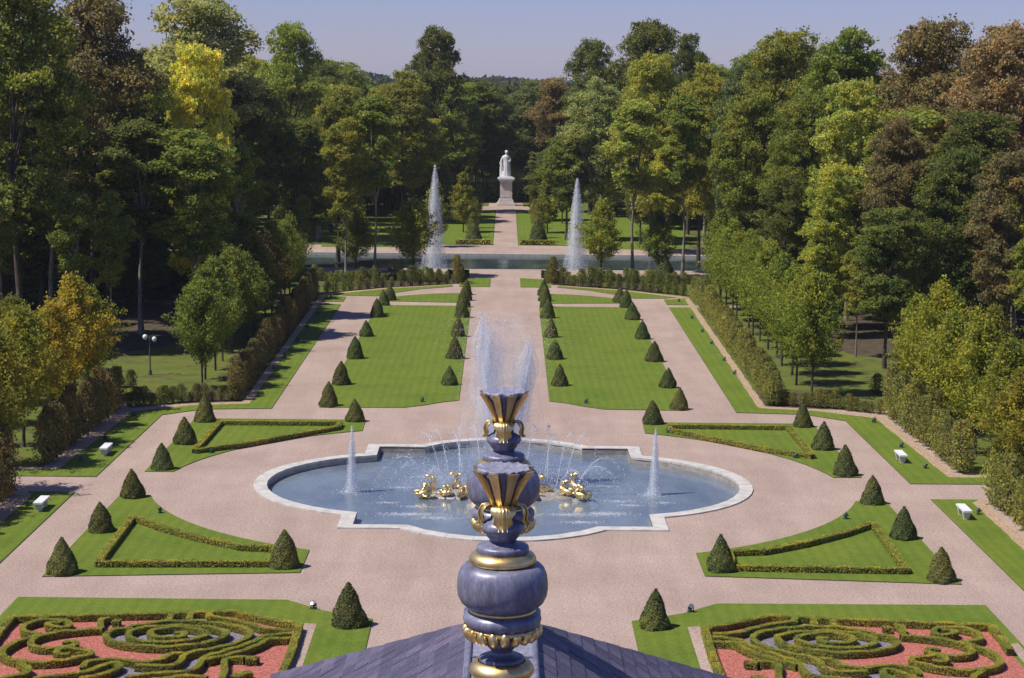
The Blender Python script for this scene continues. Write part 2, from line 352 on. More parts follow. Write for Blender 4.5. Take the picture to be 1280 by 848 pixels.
LZ = 0.045
def lawn(L, name='lawn'):
    poly_sheet(name, [L], LZ, M['lawn'], LZ + 0.002)
def polar_arc(r0, a0, r1, a1, n):
    return [((r0 + (r1 - r0) * i / n) * math.cos(a0 + (a1 - a0) * i / n), (r0 + (r1 - r0) * i / n) * math.sin(a0 + (a1 - a0) * i / n)) for i in range(n + 1)]
def thru(p, q, n=18):
    return polar_arc(math.hypot(*p), math.atan2(p[1], p[0]), math.hypot(*q), math.atan2(q[1], q[0]), n)
NEAR_BED = [(9.05, -19.4)] + thru((9.05, -15.25), (18.6, -3.72)) + [(20.2, -3.72), (20.3, -20.45)]
FAR_BED = [(20.05, 2.4)] + thru((18.45, 2.4), (8.86, 15.42)) + [(8.95, 19.25), (19.95, 19.25)]
BIG_LAWN = [(3.1, 27.15), (4.2, 26.4), (5.4, 25.1), (6.68, 24.1), (12.37, 23.85), (12.35, 82.3), (4.2, 82.3), (3.3, 81.2)]
STRIP_LAWN = [(3.45, 84.9), (11.9, 85.7), (11.75, 89.0), (9.6, 91.2), (7.1, 92.8), (3.5, 93.6)]
SMALL_LAWN = [(1.62, 99.6), (4.9, 99.6), (4.7, 107.4), (1.62, 108.9)]
SIDE_LAWN_A = [(15.5, 23.25), (20.0, 22.7), (22.3, 20.45), (22.45, 0.85), (27.2, 0.85), (27.2, 2.6), (24.95, 2.6), (24.45, 21.6), (21.0, 24.2), (17.2, 25.1), (18.05, 82.5), (15.95, 82.5)]
SIDE_LAWN_B = [(15.95, 84.8), (18.1, 84.8), (18.25, 90.2), (16.0, 89.2)]
SIDE_LAWN_C = [(22.72, -3.1), (25.3, -3.1), (24.75, -3.9), (24.7, -60), (22.9, -60)]
WAVE_LAWN = [(13.0, 90.0), (16.2, 90.3), (18.0, 91.6), (12.2, 97.0), (5.8, 101.0), (5.5, 99.7), (8.8, 97.0), (11.2, 93.4)]
FRONT_LAWN = [(5.3, -26.7), (6.2, -26.3), (7.5, -25.5), (9.1, -23.95), (20.5, -26.6 + 2.75), (20.7, -60), (5.2, -60)]
for s in (1, -1):
    for L in (NEAR_BED, FAR_BED, BIG_LAWN, STRIP_LAWN, SMALL_LAWN, SIDE_LAWN_A, SIDE_LAWN_B, SIDE_LAWN_C, WAVE_LAWN, FRONT_LAWN):
        lawn([(s * x, y) for x, y in L])
    # strips of bark mulch under the hornbeams, lying a little above the lawn edge
    for L in ([(24.45, 21.5), (24.95, 2.6), (27.5, 2.6), (27.5, 3.3), (25.5, 3.3), (25.05, 22.0)],
              [(17.2, 25.0), (21.0, 24.1), (24.45, 21.5), (25.05, 22.0), (21.2, 24.8), (17.75, 25.7)],
              [(17.2, 25.1), (17.75, 25.7), (18.7, 91.0), (18.15, 90.2)],
              [(18.15, 90.4), (18.7, 91.4), (12.4, 97.7), (5.7, 101.6), (5.6, 101.0), (12.1, 97.1)],
              [(24.75, -3.9), (25.3, -3.1), (26.6, -3.1), (26.6, -3.6), (25.35, -4.2), (25.3, -60), (24.65, -60)]):
        Q = []
        for i in range(len(L)):      # ragged edge
            a, b = L[i], L[(i + 1) % len(L)]; n = max(1, int(math.hypot(b[0] - a[0], b[1] - a[1]) / 0.8))
            for k in range(n):
                t = k / n; Q.append((s * (a[0] + (b[0] - a[0]) * t + R.uniform(-.05, .05)), a[1] + (b[1] - a[1]) * t + R.uniform(-.05, .05)))
        poly_sheet('bark_mulch_strip', [Q], LZ + 0.006, M['bark_mulch'], 0.06, M['bark_mulch'])
    # upper garden lawns
    lawn([(s * x, y) for x, y in [(1.72, 151.4), (8.3, 151.4), (10.5, 147), (24, 146.5), (30, 216), (1.8, 219.2)]], 'upper_lawn')
    # parterre floor and its gravel edge path
    poly_sheet('parterre_bed', [[(s * x, y) for x, y in [(8.15, -28.55), (9.5, -27.6), (10.9, -26.75), (19.75, -27.8), (19.75, -60), (8.1, -60)]]], LZ + 0.012, M['brick_grit'], 0.03)
    poly_sheet('parterre_path', [[(s * x, y) for x, y in [(7.5, -27.55), (8.0, -27.45), (8.0, -60), (7.45, -60)]]], LZ + 0.008, M['gravel'], 0.02)
    poly_sheet('parterre_path', [[(s * x, y) for x, y in [(19.95, -29.6), (20.4, -29.4), (20.45, -60), (19.95, -60)]]], LZ + 0.008, M['gravel'], 0.02)
PURPLE = [[(15.6, -29.4), (15.2, -28.6), (13.9, -27.9), (13.5, -27.0), (12.0, -27.0), (11.05, -28.0), (9.7, -29.1), (9.5, -29.75), (10.0, -30.9), (10.8, -32.1), (11.2, -33.0), (11.3, -34.4), (12.6, -34.6), (12.3, -32.7), (13.1, -31.75), (14.6, -31.4), (15.4, -30.7)],
          [(14.71, -34.6), (14.41, -33.7), (13.76, -33.5), (12.88, -33.6), (12.6, -34.6), (13.87, -35.2)]]
for s in (1, -1):
    for L in PURPLE: poly_sheet('slate_chipping_bed', [[(s * x, y) for x, y in L]], LZ + 0.018, M['slate_grit'], 0.01)

# canal: banks, bed and water
poly_sheet('canal_water', [[(-60, 118.6), (60, 118.6), (60, 138.2), (-60, 138.2)]], -0.30, M['canal_water'])
g = Geo()
for y0, y1 in ((118.3, 118.62), (138.18, 138.5)): g.box((0, (y0 + y1) / 2, -0.27), (120, y1 - y0, 0.62))
o = link('canal_kerb', g.build('canal_kerb', M['stone'])); o['kind'] = 'structure'

# basin: water, inner wall, rim of separate stones
poly_sheet('basin_water', [basin_outline(0.70)], -0.34, M['basin_water'])
basin = empty('fountain_basin'); props(basin, 'large lobed stone fountain basin with white rim in the gravel circle', 'fountain basin')
n = len(B_IN); V = [(x, y, 0.02) for x, y in B_IN] + [(x, y, -0.5) for x, y in B_IN]
me = mesh_np('basin_wall', V, np.array([(j, n + j, n + (j + 1) % n, (j + 1) % n) for j in range(n)]), M['wet_stone'])
link('basin_wall', me, basin)
# rim stones run between matching points of the two outlines
def resample(L, ts):
    d = [0]
    for i in range(len(L)):
        a, b = L[i], L[(i + 1) % len(L)]; d.append(d[-1] + math.hypot(b[0] - a[0], b[1] - a[1]))
    return d
# outer outline points with, for each, the matching inner point (nearest by construction)
def nearest(p): return min(B_IN, key=lambda q: (q[0] - p[0]) ** 2 + (q[1] - p[1]) ** 2)
def rim_pairs():
    pr = []
    def add(o_, i_): pr.append((o_, i_))
    lobe = 8.55; cx = 5.05; ae = math.degrees(math.acos((8.15 - cx) / lobe))
    for i in range(10):
        a = math.radians(ae * i / 9); add((cx + lobe * math.cos(a), lobe * math.sin(a)), (cx + (lobe - .72) * math.cos(a), (lobe - .72) * math.sin(a)))
    yj = math.sqrt((lobe - .72) ** 2 - (8.15 - .72 - cx) ** 2)
    pr[-1] = (pr[-1][0], (8.15 - .72, yj))
    add((8.15, 9.4), (7.43, 9.3)); add((8.15, 10.85), (7.43, 10.13)); add((6.6, 10.85), (6.3, 10.13))
    R2 = 6.45; c2 = 6.85; xa = math.sqrt(R2 ** 2 - 16); xi = math.sqrt((R2 - .72) ** 2 - (10.13 - c2) ** 2)
    add((xa, 10.85), (xi, 10.13)); a0 = math.degrees(math.asin(4 / R2)); a1 = math.degrees(math.asin((10.13 - c2) / (R2 - .72)))
    for i in range(1, 5):
        t = i / 4; ao = math.radians(a0 + (90 - a0) * t); ai = math.radians(a1 + (90 - a1) * t)
        add((R2 * math.cos(ao), c2 + R2 * math.sin(ao)), ((R2 - .72) * math.cos(ai), c2 + (R2 - .72) * math.sin(ai)))
    return pr
q = rim_pairs()
mir = lambda P, sx, sy: [((a[0] * sx, a[1] * sy), (b[0] * sx, b[1] * sy)) for a, b in P]
full = q + mir(q, -1, 1)[::-1][1:] + mir(q, -1, -1)[1:] + mir(q, 1, -1)[::-1][1:-1]
for i in range(len(full)):
    (o0, i0), (o1, i1) = full[i], full[(i + 1) % len(full)]
    def L(a, b, t): return (a[0] + (b[0] - a[0]) * t, a[1] + (b[1] - a[1]) * t)
    e = 0.006; zt = 0.075 + R.uniform(-.003, .003); zb = -0.05
    c = [L(o0, o1, e), L(o0, o1, 1 - e), L(i0, i1, 1 - e), L(i0, i1, e)]
    V = [(x, y, zb) for x, y in c] + [(x, y, zt) for x, y in c]
    me = mesh_np('rim_stone', V, np.array([(3, 2, 1, 0), (4, 5, 6, 7), (0, 1, 5, 4), (1, 2, 6, 5), (2, 3, 7, 6), (3, 0, 4, 7)]), M['stone'])
    link('rim_stone', me, basin)

# ------------------------------------------------------------------ clipped box hedges
def resample_line(P, step):
    out = []
    for a, b in zip(P[:-1], P[1:]):
        n = max(1, int(math.hypot(b[0] - a[0], b[1] - a[1]) / step))
        for k in range(n): out.append((a[0] + (b[0] - a[0]) * k / n, a[1] + (b[1] - a[1]) * k / n))
    out.append(P[-1]); return out
def chaikin(P, n=2, closed=False):
    for _ in range(n):
        Q = [] if closed else [P[0]]
        m_ = len(P)
        for i in range(m_ if closed else m_ - 1):
            a, b = P[i], P[(i + 1) % m_]
            Q += [(a[0] * .75 + b[0] * .25, a[1] * .75 + b[1] * .25), (a[0] * .25 + b[0] * .75, a[1] * .25 + b[1] * .75)]
        if not closed: Q.append(P[-1])
        P = Q
    return P
def hedge_mesh(name, P, w, h, leaf=0.05, dens=420, mats=None, z0=0.0):
    g = Geo(); P = resample_line(P, 0.25); n = len(P); Lf = []; Rt = []
    for i, p in enumerate(P):
        a, b = P[max(i - 1, 0)], P[min(i + 1, n - 1)]; dx, dy = b[0] - a[0], b[1] - a[1]; l = math.hypot(dx, dy) + 1e-9
        nx, ny = -dy / l, dx / l; ww = w / 2 * (0.84 + R.uniform(-.06, .06))
        Lf.append((p[0] + nx * ww, p[1] + ny * ww)); Rt.append((p[0] - nx * ww, p[1] - ny * ww))
    V = []
    for l_, r_ in zip(Lf, Rt):
        hh = h * (0.93 + R.uniform(-.05, .05)); V += [(l_[0], l_[1], z0), (l_[0], l_[1], z0 + hh), (r_[0], r_[1], z0 + hh), (r_[0], r_[1], z0)]
    F = []
    for i in range(n - 1):
        for j in range(3): F.append((i * 4 + j, i * 4 + j + 1, i * 4 + 4 + j + 1, i * 4 + 4 + j))
    F += [(0, 3, 2, 1), (4 * n - 4, 4 * n - 3, 4 * n - 2, 4 * n - 1)]
    g.add(V, F, 0)
    # leaves on top and sides
    seg = np.array(P); L_ = float(np.sum(np.hypot(*(seg[1:] - seg[:-1]).T))); N = int(L_ * dens)
    cum = np.concatenate(([0], np.cumsum(np.hypot(*(seg[1:] - seg[:-1]).T)))); t = NR.random(N) * L_
    x = np.interp(t, cum, seg[:, 0]); y = np.interp(t, cum, seg[:, 1]); dt = 0.05
    dx = np.interp(t + dt, cum, seg[:, 0]) - np.interp(t - dt, cum, seg[:, 0]); dy = np.interp(t + dt, cum, seg[:, 1]) - np.interp(t - dt, cum, seg[:, 1])
    l = np.hypot(dx, dy) + 1e-9; nx, ny = -dy / l, dx / l
    which = NR.random(N); side = np.where(which < 0.56, NR.uniform(-1, 1, N), np.sign(which - 0.78)) * w / 2
    z = np.where(which < 0.56, h, h * NR.random(N) ** 0.75) + NR.normal(0, 0.012, N) + 0.03 * np.sin(x * 5) * np.cos(y * 4) * (which < .56)
    side = side + NR.normal(0, 0.012, N)
    nr = np.stack([np.where(which < .56, 0, np.sign(side) * nx), np.where(which < .56, 0, np.sign(side) * ny), np.where(which < .56, 1, .1)], axis=1)
    g.quads(np.stack([x + nx * side, y + ny * side, z + z0], axis=1), leaf, 1, nrm=nr, nz=0.32)
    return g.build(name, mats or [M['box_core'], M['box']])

PAR = {
'border': [(-19.64, -31.17), (-19.74, -29.3), (-19.73, -27.79), (-18.25, -27.66), (-16.29, -27.41), (-14.06, -27.13), (-10.92, -26.73), (-9.53, -27.66), (-8.12, -28.6)],
'side': [(-8.10, -28.5), (-8.02, -32.14), (-8.06, -35.44), (-8.05, -37.78), (-8.04, -46)],
'scroll': [(-18.02, -30.11), (-18.67, -30.05), (-18.96, -29.37), (-18.91, -28.75), (-18.47, -28.2), (-17.75, -28.09), (-17.25, -28.52), (-17.14, -29.01), (-17.53, -29.24), (-17.98, -29.11), (-18.12, -28.73), (-17.91, -28.47), (-17.59, -28.57)],
'tendril': [(-15.78, -29.36), (-16.35, -29.46), (-17.25, -29.83), (-17.95, -30.36), (-18.2, -30.96), (-18.06, -31.62), (-17.71, -31.96), (-17.12, -32.04), (-16.61, -31.77), (-16.3, -31.48), (-16.48, -31.08), (-16.82, -31.09), (-16.81, -31.33)],
'loop': [(-16.3, -32.75), (-16.83, -32.71), (-16.92, -32.31), (-16.65, -32.03), (-16.17, -32.05), (-15.6, -32.27), (-15.47, -32.67), (-15.83, -33.15), (-16.47, -33.64), (-17.26, -33.82), (-17.84, -33.76), (-18.49, -33.39), (-18.84, -32.92), (-18.96, -32.29), (-18.79, -31.31), (-18.38, -30.63), (-18.04, -30.2)],
'tail': [(-17.96, -33.84), (-17.48, -34.43), (-17.26, -34.95), (-17.65, -35.41), (-18.14, -35.79), (-18.53, -36.38)],
'tongue': [(-16.93, -35.76), (-16.42, -35.45), (-15.41, -35.05), (-14.89, -34.51), (-14.69, -33.9), (-14.4, -33.74), (-14.11, -34.04), (-14.16, -34.49), (-14.49, -35.1), (-15.27, -35.71)],
'fan': [(-15.47, -34.38), (-15.49, -33.84), (-15.04, -33.37), (-14.31, -33.27), (-13.57, -33.71), (-12.78, -33.46), (-12.59, -32.67), (-12.11, -32.42)],
'spiral': [(-12.83, -29.87), (-12.47, -29.69), (-12.41, -30.32), (-12.91, -30.55), (-13.73, -30.29), (-13.87, -29.56), (-13.31, -29.11), (-12.47, -29.08), (-11.6, -29.58), (-11.54, -30.29), (-12.19, -30.82), (-13.09, -31.18), (-14.09, -31.01), (-14.58, -30.43), (-14.65, -29.58), (-14.06, -29.08), (-13.26, -28.84), (-12.01, -28.89), (-10.94, -29.39), (-10.73, -30.03), (-11.2, -30.95), (-12.06, -31.56), (-13.07, -31.8), (-14.48, -31.43), (-15.27, -30.87), (-15.52, -30.12), (-15.37, -29.43), (-14.63, -29.18)],
'arc': [(-14.78, -28.94), (-13.67, -28.35), (-12.62, -28.1), (-11.06, -28.5), (-9.95, -29.34), (-9.79, -30.24), (-10.41, -31.39), (-11.47, -32.2), (-12.03, -32.6), (-11.97, -33.82), (-12.56, -34.18), (-13.6, -34.02)],
'strap': [(-11.92, -27.55), (-10.76, -27.88), (-9.72, -28.81), (-9.31, -29.3), (-8.33, -29.34)],
'band': [(-8.27, -29.87), (-9.29, -29.99), (-9.6, -31.08), (-10.5, -32.2), (-11.26, -33.03), (-11.2, -34.26), (-11.62, -34.8), (-12.51, -34.97), (-13.69, -35.45)],
'outer_band': [(-8.26, -30.42), (-9.12, -30.56), (-9.3, -31.3), (-9.98, -32.3), (-11.07, -33.35)],
'low_band': [(-13.54, -36.24), (-12.39, -35.63), (-11.18, -35.23), (-10.71, -35.37)],
'hook': [(-9.7, -33.06), (-10.28, -33.0), (-10.42, -33.31), (-10.17, -34.68), (-10.16, -35.72), (-10.28, -37.01)],
'crook': [(-15.79, -27.85), (-16.05, -28.04), (-16.06, -28.49), (-15.85, -29.27)],
'post': [(-13.43, -27.15), (-13.38, -28.14)], 'second_post': [(-12.65, -27.0), (-12.61, -27.98)], 'third_post': [(-11.99, -26.95), (-11.76, -27.6)],
'knob': [(-9.63, -33.16), (-9.35, -33.06), (-9.15, -33.1)], 'lower_knob': [(-9.75, -35.3), (-9.5, -34.95), (-9.2, -34.75)], 'upper_knob': [(-15.6, -28.2), (-15.3, -28.22)],
}
PNAME = {'border': 'straight outer border hedge along the top of', 'side': 'straight hedge beside the narrow gravel path at the inner edge of', 'scroll': 'curled scroll in the far outer corner of',
 'tendril': 'long curling tendril left of the big spiral in' , 'loop': 'wide open loop at the outer side of', 'tail': 'short bent tail below the wide loop of', 'tongue': 'tongue shaped loop at the lower middle of',
 'fan': 'wavy fan hedge below the big spiral of', 'spiral': 'big winding spiral of', 'arc': 'broad arc wrapped around the big spiral of', 'strap': 'thin strap running from the far border to the inner side of',
 'band': 'long double bent band below the spiral of', 'outer_band': 'short outermost band joining the inner side of', 'low_band': 'lowest short band in', 'hook': 'hook shaped sprig in the inner lower corner of',
 'crook': 'small crook near the far border of', 'post': 'first short bar tying spiral to border in', 'second_post': 'second short bar tying spiral to border in', 'third_post': 'third short bar tying spiral to border in',
 'knob': 'little round knob beside the hook in', 'lower_knob': 'lower little knob beside the hook in', 'upper_knob': 'little knob beside the small crook in'}
NOSM = {'border', 'side', 'post', 'second_post', 'third_post', 'knob', 'lower_knob', 'upper_knob'}
for k, P in PAR.items():
    w = 0.30 if k in ('side', 'border') else (0.40 if 'knob' in k else 0.235)
    me = hedge_mesh('box_hedge', P if k in NOSM else chaikin(P, 2), w, 0.28, 0.030, 1250)
    for s, side in ((1, 'left'), (-1, 'right')):
        o = link('box_hedge', me, None, (0, 0, LZ + 0.01)); o.scale = (s, 1, 1)
        props(o, PNAME[k].replace('straight outer border hedge along', 'border hedge along').replace('straight hedge beside the narrow gravel path at', 'hedge beside the narrow path at') + ' the ' + side + ' red parterre', 'box hedge', 'box hedges of the ' + side + ' scroll parterre')

# low triangular hedges of the four beds
TN = [(18.4, -9.6), (18.2, -18.75), (10.35, -18.45), (10.55, -15.75), (12.2, -15.5), (14.35, -13.9), (16.67, -11.7)]
TF = [(18.1, 7.55), (18.0, 16.9), (10.4, 17.05), (10.4, 15.6), (13.6, 11.95), (15.8, 9.4)]
for T, nm in ((TN, 'near'), (TF, 'far')):
    for s, side in ((1, 'right'), (-1, 'left')):
        P = [(s * x, y) for x, y in T] + [(s * T[0][0], T[0][1])]
        o = link('box_hedge', hedge_mesh('box_hedge', P, 0.34, 0.27, 0.042, 700), None, (0, 0, LZ))
        props(o, f'low clipped box hedge in a triangle on the {nm} {side} grass bed', 'box hedge', 'triangular box hedges around the basin')
for s, side in ((1, 'right'), (-1, 'left')):
    P = [(s * 1.95, 152.0), (s * 6.6, 152.0)]
    o = link('box_hedge', hedge_mesh('box_hedge', P, 0.7, 0.6, 0.16, 160), None, (0, 0, LZ)); o.location.z = LZ
    props(o, f'low brown clipped hedge beyond the canal, {side} of the statue path', 'box hedge', 'low hedges beyond the canal')
    P = [(s * 4.0, 109.6), (s * 6.4, 109.6)]
    o = link('box_hedge', hedge_mesh('box_hedge', P, 0.8, 0.8, 0.14, 200, [M['yew_core'], M['yew']]), None, (0, 0, 0))
    props(o, f'short dark clipped hedge before the canal, {side} of the central path', 'box hedge', 'short hedges before the canal'); o.color = (.10, .12, .04, 1)

# ------------------------------------------------------------------ yew cones
def cone_mesh(name, H, r, seed, tip=0.0):
    rng = np.random.default_rng(seed); g = Geo()
    def prof(t): return r * np.maximum(1 - t ** 1.45, 0) ** 0.84 * (0.95 + 0.05 * np.minimum(1, t / 0.10)) * (1 + 0.05 * np.sin(t * 7 + seed))
    k = 20; ts = np.linspace(0, 1, 14)
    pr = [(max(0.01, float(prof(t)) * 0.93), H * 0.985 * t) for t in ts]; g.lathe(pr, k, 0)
    N = 15000; t = 1 - np.sqrt(rng.random(N)) ; t = np.clip(t, 0, 0.999); a = rng.random(N) * 2 * PI
    lump = 1 + 0.05 * np.sin(a * 3 + t * 9 + seed) + 0.035 * np.sin(a * 7 - t * 15 + 2 * seed)
    rr = prof(t) * lump + rng.normal(0, 0.018, N)
    P = np.stack([np.cos(a) * rr, np.sin(a) * rr, H * t + rng.normal(0, 0.015, N)], axis=1)
    nr = np.stack([np.cos(a), np.sin(a), np.full(N, .4)], axis=1)
    g.quads(P, 0.046, 1, nrm=nr, rng=rng)
    n2 = 60; P = np.stack([rng.normal(0, .035, n2), rng.normal(0, .035, n2), H * (0.96 + 0.05 * rng.random(n2))], axis=1); g.quads(P, 0.04, 1, rng=rng)
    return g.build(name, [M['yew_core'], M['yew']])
CONES = [cone_mesh('yew_cone', 1.58, 0.64, i) for i in range(4)]
def cone(x, y, label, group, sc=1.0, z=LZ):
    o = link('yew_cone', R.choice(CONES), None, (x + R.uniform(-.05, .05), y, z)); o.rotation_euler = (R.uniform(-.03, .03), R.uniform(-.03, .03), R.uniform(0, 6.28))
    q_ = sc * R.uniform(0.90, 1.08); o.scale = (q_, q_, q_ * R.uniform(0.92, 1.10)); v_ = R.uniform(.85, 1.2); o.color = (0.130 * v_ * R.uniform(.85, 1.15), 0.152 * v_, 0.05 * v_, 1); props(o, label, 'topiary', group); return o
for s, side in ((1, 'right'), (-1, 'left')):
    g1 = 'yew cones on the grass beds round the basin'
    cone(s * 19.5, -19.8, f'clipped yew cone at the outer front corner of the near {side} bed', g1)
    cone(s * 19.45, -11.9, f'clipped yew cone midway along the outer edge of the near {side} bed', g1)
    cone(s * 19.4, -4.2, f'clipped yew cone at the far tip of the near {side} bed', g1)
    cone(s * 9.85, -18.4, f'clipped yew cone at the inner end of the near {side} bed', g1)
    cone(s * 6.15, -27.6, f'big clipped yew cone on the front lawn corner, {side} of the finials', g1, 1.0)
    cone(s * 19.2, 3.1, f'clipped yew cone at the near tip of the far {side} bed', g1)
    cone(s * 19.2, 10.7, f'clipped yew cone midway along the outer edge of the far {side} bed', g1)
    cone(s * 19.15, 18.2, f'clipped yew cone at the far outer corner of the far {side} bed', g1)
    cone(s * 9.6, 18.8, f'clipped yew cone at the inner end of the far {side} bed', g1)
    for i, y in enumerate((24.3, 33.6, 46.5, 59.6, 72.9, 82.2, 86.6)):
        x = 11.8 if y < 86 else 11.4
        cone(s * x, y if y != 24.3 else 24.45, f'{ordinal(i + 1)} clipped yew cone from the basin along the outer edge of the {side} long lawn', 'yew cones edging the long lawns', z=LZ if y not in (82.2,) else LZ)
    for i, y in enumerate((33.9, 47.1, 60.1, 73.4, 81.6, 87.2, 92.2)):
        cone(s * 3.98, y, f'{ordinal(i + 1)} clipped yew cone from the basin along the inner edge of the {side} long lawn', 'yew cones edging the long lawns', 1.0)
    cone(s * 4.3, 153.6, f'slim dark yew cone beyond the canal on the {side} of the statue path', 'yew cones beyond the canal', 1.9)
    cone(s * 5.0, 104.4, f'tall dark yew spire rising behind a pale hornbeam, {side} of the central path', 'yew spires by the canal', 1.25, 0)
    if s > 0: cone(17.6, 108.3, 'dark yew spire among the shrubs before the canal, far right', 'yew spires by the canal', 1.9, 0)

# ------------------------------------------------------------------ trees
def ellipsoid_pts(rng, n, shell=0.55):
    d = rng.normal(size=(n, 3)); d /= np.linalg.norm(d, axis=1)[:, None]; r = shell + (1 - shell) * rng.random(n) ** 0.5
    return d, r
def big_tree(seed, H=24.0, base=0.22, RR=5.2, nb=95, leaves=66000, ls=0.185, lean=0.0, shape='round'):
    rng = np.random.default_rng(seed); crown = Geo(); trunk = Geo()
    z0 = H * base; hc = (H - z0) / 2; zc = z0 + hc
    blobs = []
    for i in range(nb):
        z = rng.random() ** 0.85; a = rng.random() * 2 * PI
        if shape == 'round': env = math.sin(PI * (0.10 + 0.84 * z)) ** 0.62
        elif shape == 'cone': env = (1 - z) ** 0.7 * 0.95 + 0.06
        else: env = 0.55 + 0.45 * math.sin(PI * (z * 0.95))
        rad = RR * env * (0.35 + 0.62 * rng.random() ** 0.6)
        b = RR * (0.12 + 0.17 * rng.random()) * (0.75 + 0.4 * env)
        blobs.append((math.cos(a) * max(rad - b * 0.4, 0), math.sin(a) * max(rad - b * 0.4, 0), z0 + b * .6 + z * (H - z0 - b), b))
    blobs.append((0, 0, H - RR * .22, RR * .26))
    w = np.array([b[3] ** 2 for b in blobs]); w /= w.sum(); idx = rng.choice(len(blobs), leaves, p=w); B = np.array(blobs)[idx]
    d, r = ellipsoid_pts(rng, leaves, 0.45)
    flip = (d[:, 2] < -0.1) & (rng.random(leaves) < 0.65); d[flip, 2] *= -1
    # twig clumps: leaves gather round a few hundred directions per crown
    ns = 2600; bi = rng.choice(len(blobs), ns, p=w); SB = np.array(blobs)[bi]; sd, sr = ellipsoid_pts(rng, ns, 0.62); sr = sr * 1.15
    fl = (sd[:, 2] < -0.1) & (rng.random(ns) < 0.7); sd[fl, 2] *= -1
    SC = SB[:, :3] + sd * (sr * SB[:, 3])[:, None] * np.array([1.15, 1.15, 0.8]); pick = rng.integers(ns, size=leaves); d = sd[pick]
    SS = (0.13 + 0.20 * rng.random(ns)) * RR / 5
    P = SC[pick] + rng.normal(size=(leaves, 3)) * SS[pick][:, None] * np.array([1, 1, .62])
    
    P = P + 0.22 * np.sin(P[:, [1, 2, 0]] * 2.3 + seed)
    nr = d * 0.7; nr[:, 2] += 0.5
    crown.quads(P, ls, 0, nrm=nr, rng=rng, nz=1.1)
    # trunk and limbs
    tr = RR * 0.055; pts = [(0, 0, -0.2)]; 
    for i in range(1, 7):
        z = H * 0.85 * i / 6; pts.append((0.25 * math.sin(seed + i) * i / 3 + lean * z, 0.25 * math.cos(seed * 2 + i) * i / 3, z))
    trunk.tube(pts, [tr * 1.5] + [tr * (1 - 0.8 * i / 6) for i in range(1, 7)], 7)
    for i in range(12):
        b = blobs[rng.integers(len(blobs))]; t = 0.35 + 0.5 * rng.random(); zz = min(b[2] * 0.78, H * 0.8) * t + z0 * (1 - t) * .8
        f = zz / (H * 0.85) * 6; k0 = min(int(f), 5); p0 = Vector(pts[k0]).lerp(Vector(pts[k0 + 1]), f - k0)
        e = Vector(b[:3]); mid = p0.lerp(e, 0.5) + Vector((0, 0, -0.4)); trunk.tube([p0, mid, e], [tr * .42, tr * .25, tr * .06], 5)
    return crown.build('crown', M['leaf']), trunk.build('trunk', M['bark'], True), trunk.build('trunk', M['pale_bark'], True)
BIG = [big_tree(1), big_tree(2, base=0.28, RR=4.6, shape='col'), big_tree(3, base=0.20, RR=5.6, nb=120, leaves=72000), big_tree(5, base=0.36, RR=5.0, nb=64, leaves=42000),
       big_tree(8, base=0.16, RR=4.4, shape='col', nb=110), big_tree(9, base=0.08, RR=4.3, nb=80, leaves=30000, shape='round'),
       big_tree(12, base=0.48, RR=3.4, nb=46, leaves=30000, shape='round'), big_tree(14, base=0.40, RR=3.6, nb=50, leaves=30000, shape='col')]
BIGR = [5.2, 4.6, 5.6, 5.0, 4.4, 4.3, 3.4, 3.6]
COLR = {'dark': (0.220, 0.250, 0.064), 'green': (0.300, 0.360, 0.072), 'olive': (0.36, 0.385, 0.078), 'yellowish': (0.45, 0.47, 0.088), 'bright yellow': (0.84, 0.78, 0.15),
        'brown': (0.305, 0.245, 0.110), 'russet': (0.375, 0.29, 0.145), 'bluish green': (0.235, 0.29, 0.115), 'light green': (0.43, 0.50, 0.115), 'grey green': (0.42, 0.46, 0.17)}
def put_tree(x, y, H, rad, colr, k=None, label=None, group=None, bark=1, name='broadleaf_tree'):
    k = R.randrange(5) if k is None else k
    cr, t1, t2 = BIG[k]; e = empty(name, (x, y, 0), R.uniform(0, 6.28)); sx = rad / BIGR[k]; e.scale = (sx, sx, H / 24.0)
    c = link('crown', cr, e); v = R.uniform(0.85, 1.15); b = COLR[colr]; c.color = (b[0] * v * R.uniform(.93, 1.07), b[1] * v, b[2] * v, 1)
    link('trunk', t1 if bark == 1 else t2, e); props(e, label, 'tree', group); return e
def from_px(px, ytop, Y, half):
    D = Y + 103.0; X = (px - 630) / 2400 * D; H = 22 + (98 + (px - 640) * 0.0096 - ytop) * D / 2400; return X, Y, H, half * D / 2400
